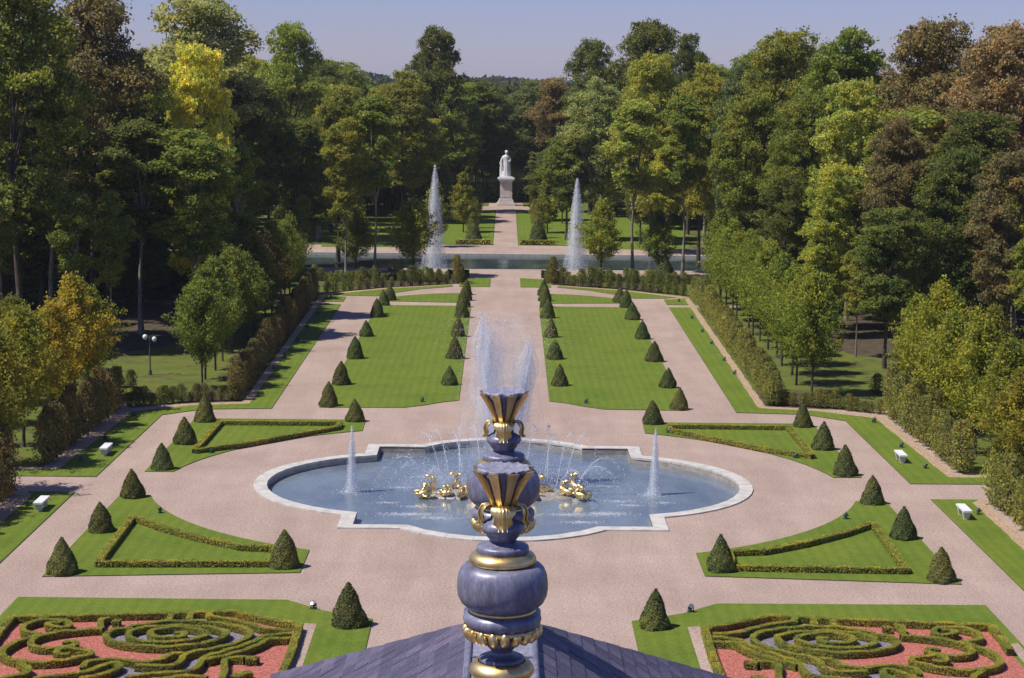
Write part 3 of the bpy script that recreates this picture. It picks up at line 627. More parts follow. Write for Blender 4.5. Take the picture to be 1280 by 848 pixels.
KEY = [  # px, top, Y, half width px, colour, shape, label
 (20, -30, 50, 92, 'olive', 3, 'huge olive leafed tree cut by the top left corner of the picture'),
 (112, -8, 66, 76, 'brown', 3, 'huge dark brownish tree in the left forest, right of the olive corner tree'),
 (250, -2, 112, 84, 'grey green', 3, 'tall open grey green tree on the left skyline above the bright yellow tree'),
 (244, 62, 70, 44, 'bright yellow', 4, 'bright yellow leafed tree glowing in the middle of the dark left forest'),
 (172, 150, 60, 56, 'dark', 6, 'dark green tree in front of the bright yellow tree, left side'),
 (238, 165, 58, 58, 'green', 7, 'mid green tree right below the bright yellow crown'),
 (60, 130, 54, 66, 'green', 6, 'mid green tree at the left picture edge above the young lindens'),
 (290, 180, 72, 44, 'green', 6, 'green tree directly below the bright yellow tree, left forest edge'),
 (316, 110, 116, 44, 'dark', 1, 'dark tall tree right of the bright yellow tree in the left forest'),
 (362, 32, 150, 44, 'green', 3, 'tall tree standing clear on the left skyline beside the open sky'),
 (372, 150, 122, 40, 'dark', 4, 'dark tree at the right end of the left forest edge'),
 (420, 112, 128, 44, 'olive', 0, 'olive tree left of the canal where the left skyline drops'),
 (466, 120, 108, 34, 'green', 6, 'slender trunked green tree just before the canal on the left'),
 (430, 150, 106, 30, 'olive', 7, 'thin olive tree before the canal, nearest the left forest'),
 (500, 92, 190, 46, 'olive', 0, 'broad olive tree behind the left canal jet'),
 (541, 36, 212, 37, 'dark', 3, 'tall dark tree towering above the left canal jet'),
 (524, 150, 200, 34, 'yellowish', 1, 'yellow tinged tree between the left jet and the tall dark tree'),
 (600, 104, 248, 34, 'dark', 0, 'dark tree behind the hedge, left of the statue'),
 (655, 103, 250, 34, 'bluish green', 0, 'bluish green tree behind the hedge, right of the statue'),
 (570, 106, 240, 30, 'green', 1, 'green tree behind the upper lawn, second left of the statue'),
 (690, 98, 215, 32, 'brown', 3, 'thin brownish tree right of the statue above the pale young tree'),
 (676, 190, 196, 24, 'dark', 4, 'low dark tree close behind the right upper lawn'),
 (735, 52, 210, 38, 'dark', 3, 'tall dark tree on the skyline above the right canal jet'),
 (806, 33, 190, 56, 'dark', 2, 'largest dark skyline tree right of centre'),
 (858, 48, 172, 32, 'dark', 0, 'dark skyline tree just right of the largest one'),
 (742, 100, 160, 44, 'grey green', 0, 'pale green tree directly behind the right canal jet'),
 (706, 168, 160, 30, 'green', 1, 'green tree between the right jet and the upper lawn'),
 (812, 72, 142, 46, 'yellowish', 2, 'yellow green tree in front of the dark skyline trees right of centre'),
 (790, 125, 109, 40, 'light green', 6, 'light green tree with pale bare trunks before the canal, right side'),
 (852, 120, 108, 38, 'green', 6, 'green slender tree before the canal beside the light green one'),
 (872, 84, 126, 40, 'yellowish', 0, 'olive yellow tree above the start of the right young tree row'),
 (925, 82, 118, 40, 'bluish green', 0, 'bluish green tree on the right skyline'),
 (978, 46, 108, 64, 'olive', 2, 'big olive tree on the right skyline'),
 (1050, 42, 98, 66, 'green', 0, 'big green tree on the right skyline between olive and brown crowns'),
 (930, 120, 98, 40, 'olive', 1, 'olive tree rising behind the right young tree row'),
 (1000, 122, 86, 48, 'green', 2, 'leafy green tree behind the middle of the right young row'),
 (1060, 105, 74, 44, 'light green', 4, 'light green tree left of the brown crowns on the right'),
 (1032, 210, 62, 34, 'yellowish', 4, 'yellow green tree behind the near end of the right young row'),
 (1120, 150, 62, 50, 'brown', 0, 'brown leafed tree in the right forest, lower left of the brown skyline crowns'),
 (1160, 34, 78, 78, 'brown', 2, 'huge brown leafed tree on the right skyline'),
 (1250, 40, 66, 84, 'russet', 2, 'huge russet leafed tree near the right picture edge'),
 (1110, 260, 44, 44, 'dark', 1, 'dark tree at the right forest edge between the two young groups'),
 (1190, 190, 46, 52, 'dark', 0, 'dark tree below the brown crowns on the right'),
 (1262, 190, 40, 50, 'brown', 1, 'dark brownish tree at the right picture edge'),
]
placed = []
for px, yt, Y, hw, c_, k, lb in KEY:
    x, y, H, rad = from_px(px, yt, Y, hw); placed.append((x, y)); put_tree(x, y, H, rad, c_, k, lb, 'big trees of the park forest', 2 if 'light' in c_ or 'grey' in c_ or k > 5 else 1)
FILL = []
def free(x, y, d): return all((x - a) ** 2 + (y - b) ** 2 > d * d for a, b in placed)
def fill(x0, x1, y0, y1, d, colours, Hm, Hs, group, lbl, tries=700, margin=9, name='broadleaf_tree', ks=None):
    for _ in range(tries):
        x = R.uniform(x0, x1); y = R.uniform(y0, y1)
        if abs(x) > 0.267 * (y + 103) + margin or not free(x, y, d): continue
        placed.append((x, y)); c_ = R.choice(colours)
        H = R.gauss(Hm, Hs); lim = 22 + (98 - 62) * (y + 103) / 2400 if abs(x) > 30 else 22 + (98 - 112) * (y + 103) / 2400
        H = min(H, lim); px = 630 + x * 2400 / (y + 103); hw_ = H * .23 * 2400 / (y + 103)
        for kp, kt, kY, kh, kc, kk, kl in KEY:
            if kY > y and abs(px - kp) < kh * .8 + hw_ * .7:
                H = min(H, 22 + (98 - (kt + 95)) * (y + 103) / 2400)
        if H < 8: continue
        FILL.append((group, c_, x / (y + 103), put_tree(x, y, H, H * (R.uniform(.13, .16) if ks else R.uniform(.20, .27)), c_, R.choice(ks) if ks else None, None, group, 2 if ks else R.choice((1, 1, 2))), lbl))
    for c_ in set(colours):
        for n_, f in enumerate(sorted([f for f in FILL if f[0] == group and f[1] == c_], key=lambda f: f[2])):
            props(f[3], lbl.format(c=ordinal(n_ + 1) + ' ' + c_) + ', counted from the left', 'tree')
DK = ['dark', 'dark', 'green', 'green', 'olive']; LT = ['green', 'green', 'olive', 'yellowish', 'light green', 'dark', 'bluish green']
fill(-60, -31, 44, 64, 4.6, ['dark', 'green', 'olive', 'dark'], 17, 1.5, 'slim trees along the left forest edge', '{c} slim trunked tree along the left forest edge', 160, ks=(6, 7))
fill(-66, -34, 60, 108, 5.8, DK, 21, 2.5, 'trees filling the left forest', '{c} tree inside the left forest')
fill(27, 50, 32, 56, 5.0, ['green', 'yellowish', 'olive', 'green'], 14, 1.5, 'slim trees along the right forest edge', '{c} slim trunked tree along the right forest edge', 60, ks=(6, 7))
fill(26, 66, 34, 108, 6.2, ['dark', 'green', 'green', 'olive', 'yellowish', 'olive', 'light green'], 21, 2.5, 'trees filling the right forest', '{c} tree inside the right forest')
fill(-85, -24, 153, 205, 7.6, DK + LT, 21, 2.5, 'trees beyond the canal on the left', '{c} tree beyond the canal on the left')
fill(-85, -15, 205, 245, 7.8, DK + LT, 21, 2.5, 'trees beyond the canal on the left', '{c} tree beyond the canal on the left')
fill(17, 85, 153, 245, 7.6, DK + LT, 21, 2.5, 'trees beyond the canal on the right', '{c} tree beyond the canal on the right')
fill(-90, 90, 246, 285, 9.0, ['dark', 'green', 'bluish green'], 21, 1.0, 'trees behind the statue', '{c} tree in the wood far behind the statue', 400)
fill(-56, -14, 106, 116, 6.0, LT, 19, 2, 'slender trees before the canal on the left', '{c} slender tree before the canal on the left', 60, ks=(6, 7))
fill(15, 56, 106, 116, 6.0, LT, 19, 2, 'slender trees before the canal on the right', '{c} slender tree before the canal on the right', 60, ks=(6, 7))

for s, side in ((1, 'right'), (-1, 'left')):  # dark shrubs added to stand in for the black shade between the trunks
    n_ = 0; spots = []
    for _ in range(400):
        x = R.uniform(25, 62); y = R.uniform(78, 106) if R.random() < .7 else R.uniform(205, 236)
        if y > 200: x = R.uniform(14, 75)
        if x > .267 * (y + 103) + 4 or any((x - a) ** 2 + (y - b) ** 2 < 20 for a, b in spots): continue
        spots.append((x, y))
    for i, (x, y) in enumerate(sorted(spots, key=lambda p: s * p[0] / (p[1] + 103))):
        H = R.uniform(4.5, 7.5); put_tree(s * x, y, H, H * .42, R.choice(('dark', 'dark', 'brown', 'green')), 5, f'{ordinal(i + 1)} dark bushy shrub from the left, added as shade below the {side} forest', f'dark shrubs added as shade in the {side} forest', name='shade_shrub')

def young_tree(seed, H=7.6, RR=2.3, base=0.24, leaves=16500, ls=0.115, pyr=0.8):
    """slender lime: ascending twigs, leaves gathered along them, ragged tips"""
    rng = np.random.default_rng(seed); c = Geo(); t = Geo(); z0 = H * base; nt_ = 150; per = leaves // nt_
    t.tube([(0, 0, -.1), (0.03, 0.02, z0), (0, 0, H * .92)], [.10, .08, .015], 7)
    for i in range(nt_):
        f = (i + rng.random()) / nt_; zs = z0 * .95 + f ** 0.95 * (H * .97 - z0); a = rng.random() * 2 * PI
        e = (0.66 + 0.34 * f / 0.22) if f < 0.22 else (1 - (f - 0.22) / 0.80) ** pyr
        L = RR * e * (0.55 + 0.75 * rng.random()) + .12; rise = L * (0.55 + 0.5 * rng.random()); droop = -0.05 * L
        p0 = np.array([0, 0, zs]); p2 = np.array([math.cos(a) * L, math.sin(a) * L, zs + rise * .8 + droop])
        u = rng.random(per) ** 0.62; sp = (0.06 + 0.11 * RR / 2.3 * np.sin(np.clip(u, .1, 1) * PI * .9)) * 1.25
        P = p0 + (p2 - p0) * u[:, None] + np.stack([0 * u, 0 * u, .12 * L * u * (u - 1) * -1], axis=1) + rng.normal(size=(per, 3)) * sp[:, None]
        c.quads(P, ls, 0, nrm=np.tile([[.4 * math.cos(a), .4 * math.sin(a), .5]], (per, 1)), rng=rng, nz=1.0)
        if i % 5 == 0: t.tube([tuple(p0), tuple(p0 + (p2 - p0) * .8)], [.025, .006], 4)
    return c.build('crown', M['leaf']), t.build('trunk', M['bark'], True)
YOUNG = [young_tree(21, RR=2.5, pyr=.95), young_tree(22, RR=2.3, pyr=1.05), young_tree(23, RR=2.7, pyr=.85), young_tree(24, RR=2.2, pyr=.9), young_tree(25, RR=2.5, pyr=1.1)]
THIN = [young_tree(31, 8.2, 1.7, .16, 9000, .16), young_tree(32, 8.2, 1.5, .2, 8000, .16)]
def put_young(x, y, H, colr, label, group, pool=YOUNG, wide=1.0, jit=0.3):
    cr, tr = R.choice(pool); e = empty('young_linden' if pool is YOUNG else 'young_hornbeam_tree', (x + R.uniform(-jit, jit), y + R.uniform(-jit, jit), 0), R.uniform(0, 6.28))
    s_ = H / (7.6 if pool is YOUNG else 8.2); e.scale = (s_ * wide, s_ * wide, s_); c = link('crown', cr, e); v = R.uniform(.9, 1.12); c.color = (colr[0] * v, colr[1] * v, colr[2] * v, 1)
    link('trunk', tr, e); props(e, label, 'tree', group)
YG = (0.29, 0.345, 0.055)
for i, y in enumerate(np.arange(31, 92, 4.6)):
    for s, side in ((1, 'right'), (-1, 'left')):
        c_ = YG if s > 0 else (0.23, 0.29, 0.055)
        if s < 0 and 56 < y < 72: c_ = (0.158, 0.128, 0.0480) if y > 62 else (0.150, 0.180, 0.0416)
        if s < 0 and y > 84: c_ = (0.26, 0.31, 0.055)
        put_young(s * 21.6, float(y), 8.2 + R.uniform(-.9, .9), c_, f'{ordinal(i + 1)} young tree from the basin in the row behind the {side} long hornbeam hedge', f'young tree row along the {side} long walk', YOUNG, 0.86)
for i, y in enumerate((3.5, 9.5, 15.5, 21.5, 27.0)):
    for s, side in ((1, 'right'), (-1, 'left')):
        c_ = (0.34, 0.36, 0.050) if s > 0 else ((0.50, 0.40, 0.05) if 12 < y < 24 else (0.33, 0.33, 0.05))
        put_young(s * 28.3, y, (7.6, 8.3, 7.9, 9.0, 7.6)[i], c_, f'{ordinal(i + 1)} young yellow green tree from the front, behind the near {side} hornbeam hedge', f'young trees behind the near {side} hedge', YOUNG, 0.95)
for i, (x, y) in enumerate(((33.8, 8), (33.5, 16), (33.0, 24), (27.5, -4), (29, -10))):
    for s, side in ((1, 'right'), (-1, 'left')):
        put_young(s * x, y, 7.2, (0.285, 0.277, 0.0432) if s > 0 else (0.240, 0.240, 0.0416), f'{ordinal(i + 1)} young yellow green tree of the outer scattered row near the {side} picture edge', f'second row young trees on the {side}', YOUNG, 0.95)
for x, y, H, lb, c_ in ((-10.2, 108.6, 8.6, 'round young green tree in front of the left canal jet', (0.315, 0.336, 0.058)), (10.6, 108.6, 8.6, 'round young green tree in front of the right canal jet', (0.315, 0.357, 0.058)),
        (17.0, 109.5, 7.6, 'young green tree further right before the canal', (0.273, 0.336, 0.062)), (-16.6, 109, 7.8, 'pale young tree before the canal, left of the round one', (0.252, 0.273, 0.073)),
        (-6.1, 172, 8.6, 'pale young tree on the left upper lawn beside the statue path', (0.315, 0.315, 0.058)), (6.0, 172, 8.8, 'pale young tree on the right upper lawn beside the statue path', (0.294, 0.315, 0.073)),
        (-9.2, 128 + 20, 8.5, 'young tree just beyond the canal behind the left jet', (0.252, 0.273, 0.062)), (8.6, 190, 9.5, 'taller pale tree behind the right upper lawn', (0.273, 0.294, 0.083)), (-9.5, 190, 9.0, 'olive young tree behind the left upper lawn', (0.231, 0.252, 0.062))):
    put_young(x, y, H, c_, lb, 'single young trees near the canal', YOUNG if abs(y - 109) < 3 else THIN, 1.0, 0)

# hornbeam hedge plants
def hornbeam(seed, H=2.75, r=0.6, leaves=1500, ls=0.085, gap=0.05):
    rng = np.random.default_rng(seed); g = Geo(); n = leaves; t = rng.random(n) ** 0.8; a = rng.random(n) * 2 * PI
    rad = r * (0.75 + 0.35 * np.sin(t * 3.0)) * (1 - 0.5 * t ** 3) * np.sqrt(0.2 + 0.8 * rng.random(n)) * (1 + 0.25 * np.sin(a * 3 + t * 8 + seed))
    P = np.stack([np.cos(a) * rad, np.sin(a) * rad, H * (gap + (1 - gap) * t) + rng.normal(0, .05, n)], axis=1)
    g.quads(P, ls, 1, nrm=np.stack([np.cos(a), np.sin(a), np.full(n, .3)], axis=1), rng=rng)
    for j in range(9):
        b = rng.random() * 6.28; g.tube([(0.12 * math.cos(b), .12 * math.sin(b), 0), (.3 * r * math.cos(b + .5), .3 * r * math.sin(b + .5), H * .5), (.5 * r * math.cos(b), .5 * r * math.sin(b), H * (.9 + .12 * rng.random()))], [.026, .02, .012], 4, 0)
    return g.build('hornbeam', [M['bark'], M['leaf']])
HB = [hornbeam(40 + i) for i in range(6)] + [hornbeam(50, 2.7, .7, 2000)]
def put_hb(x, y, sc, colr, label, group, h=1.0):
    o = link('hornbeam', R.choice(HB), None, (x + R.uniform(-.1, .1), y + R.uniform(-.1, .1), 0)); s_ = sc * (R.uniform(.88, 1.12) if sc > .9 else R.uniform(.7, 1.35))
    o.scale = (s_, s_, s_ * h * R.uniform(.85, 1.12)); o.rotation_euler = (R.uniform(-.05, .05), R.uniform(-.05, .05), R.uniform(0, 6.28)); v = R.uniform(.8, 1.2)
    o.color = (colr[0] * v, colr[1] * v * R.uniform(.93, 1.07), colr[2] * v, 1); props(o, label, 'hedge plant', group)
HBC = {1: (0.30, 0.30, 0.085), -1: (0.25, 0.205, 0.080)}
def hb_run(P, step, fmt, grp, sc=1.0, h=1.0, colr=None, off=0.0):
    L = [0]
    for a, b in zip(P[:-1], P[1:]): L.append(L[-1] + math.hypot(b[0] - a[0], b[1] - a[1]))
    n = int(L[-1] / step)
    for i in range(n + 1):
        t = i * step; x = float(np.interp(t, L, [p[0] for p in P])); y = float(np.interp(t, L, [p[1] for p in P]))
        for s, side in ((1, 'right'), (-1, 'left')):
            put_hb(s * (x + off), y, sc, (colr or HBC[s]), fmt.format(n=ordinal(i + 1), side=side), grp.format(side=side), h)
hb_run([(25.7, 22.5), (26.0, 3.9)], 1.15, '{n} slim hornbeam from the far end of the tall hedge behind the {side} bench', 'hornbeams behind the {side} bench', 1.1, 1.0)
hb_run([(26.0, -4.2), (26.0, -18)], 1.15, '{n} slim hornbeam of the nearest {side} hedge, counted from its far end', 'hornbeams of the nearest {side} hedge', 1.1, 1.0)
hb_run([(18.4, 26.4), (19.4, 91)], 1.05, '{n} slim hornbeam from the basin in the {side} long hedge', 'hornbeams of the {side} long hedge', 1.0, 0.92)
hb_run([(18.2, 26.6), (21.4, 25.9), (25.4, 23.2)], .55, '{n} low hornbeam in the short {side} hedge between long hedge and bench hedge', 'low hornbeams across the {side} corner', 0.62, 0.6, (0.21, 0.225, 0.065))
hb_run([(6.2, 102.4), (12.6, 98.9), (19.0, 92.6)], 1.1, '{n} leafy plant from the centre in the curved {side} hedge before the canal', 'plants of the curved {side} hedge', 0.8, 0.72, (0.210, 0.240, 0.0576))
hb_run([(7.0, 104.2), (12, 106.6), (18, 104.0), (25, 106)], .62, '{n} low shrub from the centre, {side} shrub belt before the canal', 'shrub belt before the canal on the {side}', 0.72, 0.6, (0.30, 0.34, 0.09))
hb_run([(26.5, 31.5), (34, 33), (44, 31)], 1.1, '{n} low woodland shrub in the row behind the {side} young trees', 'low woodland shrubs on the {side}', 0.7, 0.6, (0.090, 0.105, 0.0352))
for s, side in ((1, 'right'), (-1, 'left')):
    put_hb(s * 5.2, 102.6, 1.0, (0.285, 0.255, 0.0640), f'tall pale hornbeam column marking the {side} side of the central path', 'pale hornbeam columns by the path', 1.1)
    for i, y in enumerate((156, 163, 171, 180, 190, 201, 213)):
        put_hb(s * 4.6, y, 1.35, (0.255, 0.255, 0.0640), f'{ordinal(i + 1)} hornbeam column from the canal on the {side} upper lawn', 'hornbeam columns on the upper lawns', 1.1)
# dark clipped hedge behind the statue
o = link('tall_hedge', hedge_mesh('tall_hedge', [(-16, 242), (16, 242)], 1.6, 3.3, 0.3, 260, [M['yew_core'], M['yew']]))
props(o, 'tall dark clipped hedge standing right behind the statue', 'hedge'); o.color = (.09, .11, .04, 1)

# far wooded hill and distant forest
def far_wood(name, X, Yc, H, depth, seed, n, ls, colr, label=None):
    rng = np.random.default_rng(seed); x = rng.uniform(-X, X, n); y = Yc + rng.uniform(0, depth, n)
    h = H * (0.80 + 0.10 * np.sin(x / 47 + seed) + 0.06 * np.sin(x / 13 + 2) + 0.05 * np.sin(x / 5 + y / 9)); z = h - rng.random(n) ** 2 * h * .7
    g = Geo(); g.quads(np.stack([x, y, z], axis=1), ls, 0, nrm=np.stack([0 * x, -1 + 0 * x, .6 + 0 * x], axis=1), rng=rng)
    xs = np.linspace(-X, X, 80); V = []
    for q_ in xs:
        hh = H * (0.80 + 0.10 * math.sin(q_ / 47 + seed) + .06 * math.sin(q_ / 13 + 2)) * .93; V += [(q_, Yc, 0), (q_, Yc, hh * .9), (q_, Yc + depth / 2, hh), (q_, Yc + depth, 0)]
    F = [(i * 4 + j, i * 4 + j + 1, i * 4 + 5 + j, i * 4 + 4 + j) for i in range(79) for j in range(3)]
    g.add(V, F, 0); o = link(name, g.build(name, M['leaf'])); o.color = (*colr, 1); o['kind'] = 'stuff'; return o
far_wood('distant_forest', 160, 300, 22.6, 60, 3, 26000, 1.0, (0.09, 0.115, 0.04))
far_wood('distant_hill_forest', 420, 900, 26.5, 120, 5, 22000, 3.5, (0.08, 0.105, 0.055))

# ------------------------------------------------------------------ stone benches
def bench(x, y, label):
    e = empty('stone_bench', (x, y, LZ)); props(e, label, 'bench', 'stone benches on the side lawns')
    g = Geo(); g.box((0, 0, .455), (.46, 1.7, .09)); g.box((0, 0, .405), (.40, 1.6, .02)); link('seat', g.build('seat', M['marble']), e)
    for yy in (-.52, .52):
        g = Geo(); V = []
        for z, hx, hy in ((0.0, .13, .10), (.04, .13, .10), (.30, .19, .14), (.395, .21, .16)):
            V += [(-hx, yy - hy, z), (hx, yy - hy, z), (hx, yy + hy, z), (-hx, yy + hy, z)]
        g.add(V, [(i * 4 + j, i * 4 + (j + 1) % 4, i * 4 + 4 + (j + 1) % 4, i * 4 + 4 + j) for i in range(3) for j in range(4)])
        link('leg', g.build('leg', M['pale_stone']), e)
for s, side in ((1, 'right'), (-1, 'left')):
    bench(s * 23.2, 7.2, f'white stone bench on the {side} lawn strip level with the basin')
    bench(s * 23.5, -7.2, f'white stone bench on the near {side} lawn strip at the picture edge')

# ------------------------------------------------------------------ garden spotlights
gm = Geo(); gm.lathe([(0.0, -.1), (.085, -.1), (.10, .02), (.11, .10), (.10, .105)], 10)
SPH = gm.build('housing', M['green_metal'])
gm = Geo(); gm.lathe([(.098, .095), (.0, .10)], 10); SPL = gm.build('lens', M['lens'])
gm = Geo(); gm.box((0, 0, .03), (.26, .2, .04)); gm.box((-.12, 0, .14), (.02, .05, .2)); gm.box((.12, 0, .14), (.02, .05, .2)); SPB = gm.build('bracket', M['green_metal'])
def spot(x, y, label, grp='green ground spotlights on the lawns'):
    e = empty('ground_spotlight', (x, y, LZ), math.atan2(-x, y)); props(e, label, 'spotlight', grp); link('bracket', SPB, e)
    h = link('housing', SPH, e, (0, 0, .2)); h.rotation_euler = (-.8, 0, 0); link('lens', SPL, h)
for s, side in ((1, 'right'), (-1, 'left')):
    for x, y, w_ in ((24.05, 19.9, 'at the far corner of the lawn strip'), (24.1, 11.4, 'on the lawn strip just beyond the bench'), (24.2, 5.1, 'on the lawn strip just nearer than the bench'), (24.4, -6.6, 'beside the nearest stone bench'),
                     (17.35, -7.9, 'at the curved edge of the near bed'), (17.15, 7.8, 'at the curved edge of the far bed'), (10.35, 15.5, 'at the inner tip of the far bed'), (7.85, -25.4, 'on the front lawn curve by the parterre'), (5.6, 26.4, 'at the near end of the long lawn')):
        spot(s * x, y + (.1 if y < -25 else 0), f'small green ground spotlight {w_}, {side} side')
    for i, y in enumerate((40, 47, 56.5, 64.2, 73.8, 87.3)):
        spot(s * 17.35, y, f'{ordinal(i + 1)} small ground spotlight from the basin along the {side} long hedge')

# ------------------------------------------------------------------ lamp post
e = empty('lamp_post', (-26.2, 37.5, 0)); props(e, 'green lamp post with white globe lamps before the dark left forest', 'lamp post')
g = Geo(); g.lathe([(.12, 0), (.12, .3), (.06, .4), (.045, 2.9), (.0, 3.0)], 10); link('pole', g.build('pole', M['green_metal'], True), e)
for sx in (-1, 1):
    g = Geo(); g.tube([(0, 0, 2.75), (sx * .25, 0, 3.0), (sx * .33, 0, 2.85)], .03, 6); link('arm', g.build('arm', M['green_metal'], True), e)
    g = Geo(); g.lathe([(0.0, -.22), (.14, -.14), (.19, 0), (.14, .14), (.0, .2)], 14); link('globe', g.build('globe', M['glass_white'], True), e, (sx * .34, 0, 2.72 + (.1 if sx < 0 else -.05)))

# ------------------------------------------------------------------ statue
e = empty('marble_statue', (0, 231.8, 5.08)); props(e, 'white marble statue of a draped standing figure on a tall pedestal', 'statue')
g = Geo(); K = 30; V = []; rows = []
prof = [(0, .78, .62, 0, 0), (.25, .80, .62, 0, 0), (.9, .72, .55, .03, 0), (1.6, .66, .50, .06, 0), (2.2, .62, .46, .04, 0), (2.6, .50, .38, 0, 0), (2.95, .56, .40, -.03, 0), (3.3, .62, .40, -.03, 0), (3.55, .56, .34, -.02, 0), (3.68, .24, .22, 0, 0), (3.82, .15, .16, .02, -.02), (3.9, .20, .22, .03, -.05), (4.05, .26, .30, .04, -.07), (4.25, .26, .30, .04, -.06), (4.42, .19, .22, .04, -.04), (4.5, .02, .02, .04, -.03)]
for z, rx, ry, ox, oy in prof:
    for j in range(K):
        a = 2 * PI * j / K; f = 1 + (0.11 * math.sin(9 * a + z * 1.3) if z < 2.4 else .05 * math.sin(6 * a - z * 3) if z < 3.4 else 0)
        V.append((ox + rx * f * math.cos(a), oy + ry * f * math.sin(a), z))
F = [(i * K + j, i * K + (j + 1) % K, (i + 1) * K + (j + 1) % K, (i + 1) * K + j) for i in range(len(prof) - 1) for j in range(K)]
g.add(V, F)
g.tube([(-.50, 0, 3.42), (-.78, -.05, 2.95), (-.98, -.30, 2.45), (-1.12, -.45, 2.2)], [.19, .16, .11, .07], 10)   # right arm reaching out and down
g.tube([(.48, 0, 3.42), (.74, -.05, 2.9), (.60, -.38, 2.55), (.30, -.48, 2.65)], [.19, .16, .12, .08], 10)          # left arm bent across the waist
for hx, hy, hz, sx in ((-1.14, -.47, 2.17, -1), (.27, -.49, 2.66, -1)):
    for k_ in range(4): g.tube([(hx, hy + .03 * k_ - .05, hz), (hx + sx * .10, hy + .03 * k_ - .06, hz - .06), (hx + sx * .13, hy + .03 * k_ - .06, hz - .14)], [.028, .024, .016], 5)
    g.tube([(hx, hy - .05, hz + .02), (hx + sx * .06, hy - .12, hz - .02)], [.03, .018], 5)
g.tube([(.03, -.33, 4.2), (.03, -.40, 4.12), (.03, -.33, 4.09)], [.03, .05, .03], 6)                                # nose
for hx in (-.08, .14): g.tube([(hx - .05, -.30, 4.24), (hx + .05, -.30, 4.24)], [.03, .03], 5)                       # brows
g.tube([(-.55, .1, 3.4), (-.75, .2, 2.4), (-.85, .15, 1.2), (-.8, .1, 0)], [.20, .26, .30, .34], 10)               # cloak fall beside a stump
body = link('figure', g.build('figure', M['marble'], True), e)
g = Geo()
for j in range(26):
    a = j * .9; g.tube([(.04 + .2 * math.cos(a), .05 + .16 * math.sin(a), 4.1 + .013 * j), (.04 + .26 * math.cos(a + .3), .08 + .2 * math.sin(a + .3), 4.05 + .013 * j)], [.09, .07], 6)
link('hair', g.build('hair', M['marble'], True), body)
g = Geo(); g.box((0, 0, -.06), (1.9, 1.6, .12)); link('plinth', g.build('plinth', M['marble']), e)
e = empty('statue_pedestal', (0, 231.8, 0)); props(e, 'tall pale stone pedestal with moulded cornice carrying the statue', 'pedestal')
for nm, parts in (('base_step', [((0, 0, .2), (3.2, 2.9, .4)), ((0, 0, .52), (2.9, 2.6, .25)), ((0, 0, .72), (2.65, 2.35, .16))]), ('base_moulding', [((0, 0, .95), (2.5, 2.2, .3))]),
                  ('shaft', [((0, 0, 2.65), (2.1, 1.9, 3.1))]), ('panel', [((0, -.965, 2.65), (1.5, .03, 2.3))]), ('cornice', [((0, 0, 4.28), (2.3, 2.1, .16)), ((0, 0, 4.46), (2.65, 2.4, .2)), ((0, 0, 4.68), (2.95, 2.7, .24)), ((0, 0, 4.88), (2.5, 2.2, .16))])):
    g = Geo(); [g.box(c, d) for c, d in parts]; link(nm, g.build(nm, M['pale_stone'] if nm != 'cornice' else M['marble']), e)

# ------------------------------------------------------------------ fountain jets
def drops_geo(g, P, size, asp=2.0, m=0): g.quads(np.asarray(P), size, m, aspect=asp)
def jet(name, x, y, z, H, r, n, dsize, label, group, lean=0.0, layers=3):
    g = Geo(); rng = NR; fades = []
    K = 20
    for l in range(layers):
        rr = r * (1.0 - 0.27 * l); V = []; rows_ = 16
        for i in range(rows_ + 1):
            t = i / rows_; w = rr * (1 - t) ** 0.75 * (1.0 + 0.10 * math.sin(t * 21 + l * 2)) + 0.012 * H * .3
            for j in range(K):
                a = 2 * PI * j / K + l; V.append((lean * H * t + w * math.cos(a), w * math.sin(a), H * (1 - .06 * l) * t)); fades.append((0.40 + 0.45 * t) * (0.42 + .30 * l))
        g.add(V, [(i * K + j, i * K + (j + 1) % K, (i + 1) * K + (j + 1) % K, (i + 1) * K + j) for i in range(rows_) for j in range(K)], 1)
    nb = g.n
    t = rng.random(n) ** 1.1; a = rng.random(n) * 2 * PI; w = (r * 1.12 * (1 - t) ** 0.75 + .02 * H * .3) * np.sqrt(rng.random(n))
    P = np.stack([lean * H * t + np.cos(a) * w, np.sin(a) * w, H * t * 1.02], axis=1)
    g.quads(P, dsize, 0, aspect=2.2)
    # falling outer drops and splash ring
    n2 = n // 3; a = rng.random(n2) * 2 * PI; w = r * (0.9 + 0.8 * rng.random(n2) ** 2); P = np.stack([np.cos(a) * w, np.sin(a) * w, 0.05 + rng.random(n2) ** 3 * H * .12], axis=1); g.quads(P, dsize, 0)
    me = g.build(name, [M['drops'], M['spray']])
    at = me.attributes.new('fade', 'FLOAT', 'POINT'); arr = np.ones(len(me.vertices), dtype=np.float32); arr[:nb] = fades; at.data.foreach_set('value', arr)
    o = link(name, me, None, (x, y, z)); props(o, label, 'water jet', group); return o
for s, side in ((1, 'right'), (-1, 'left')):
    jet('canal_jet', s * 8.3, 121.4, -.3, 11.9 if s < 0 else 10.6, 1.45, 4200, .05, f'tall white water jet rising from the {side} side of the canal', 'tall jets in the canal')
    jet('basin_jet', s * 8.2, -.9, -.34, 3.6, .34, 1300, .03, f'slim white water jet in the {side} lobe of the basin', 'slim jets in the basin')
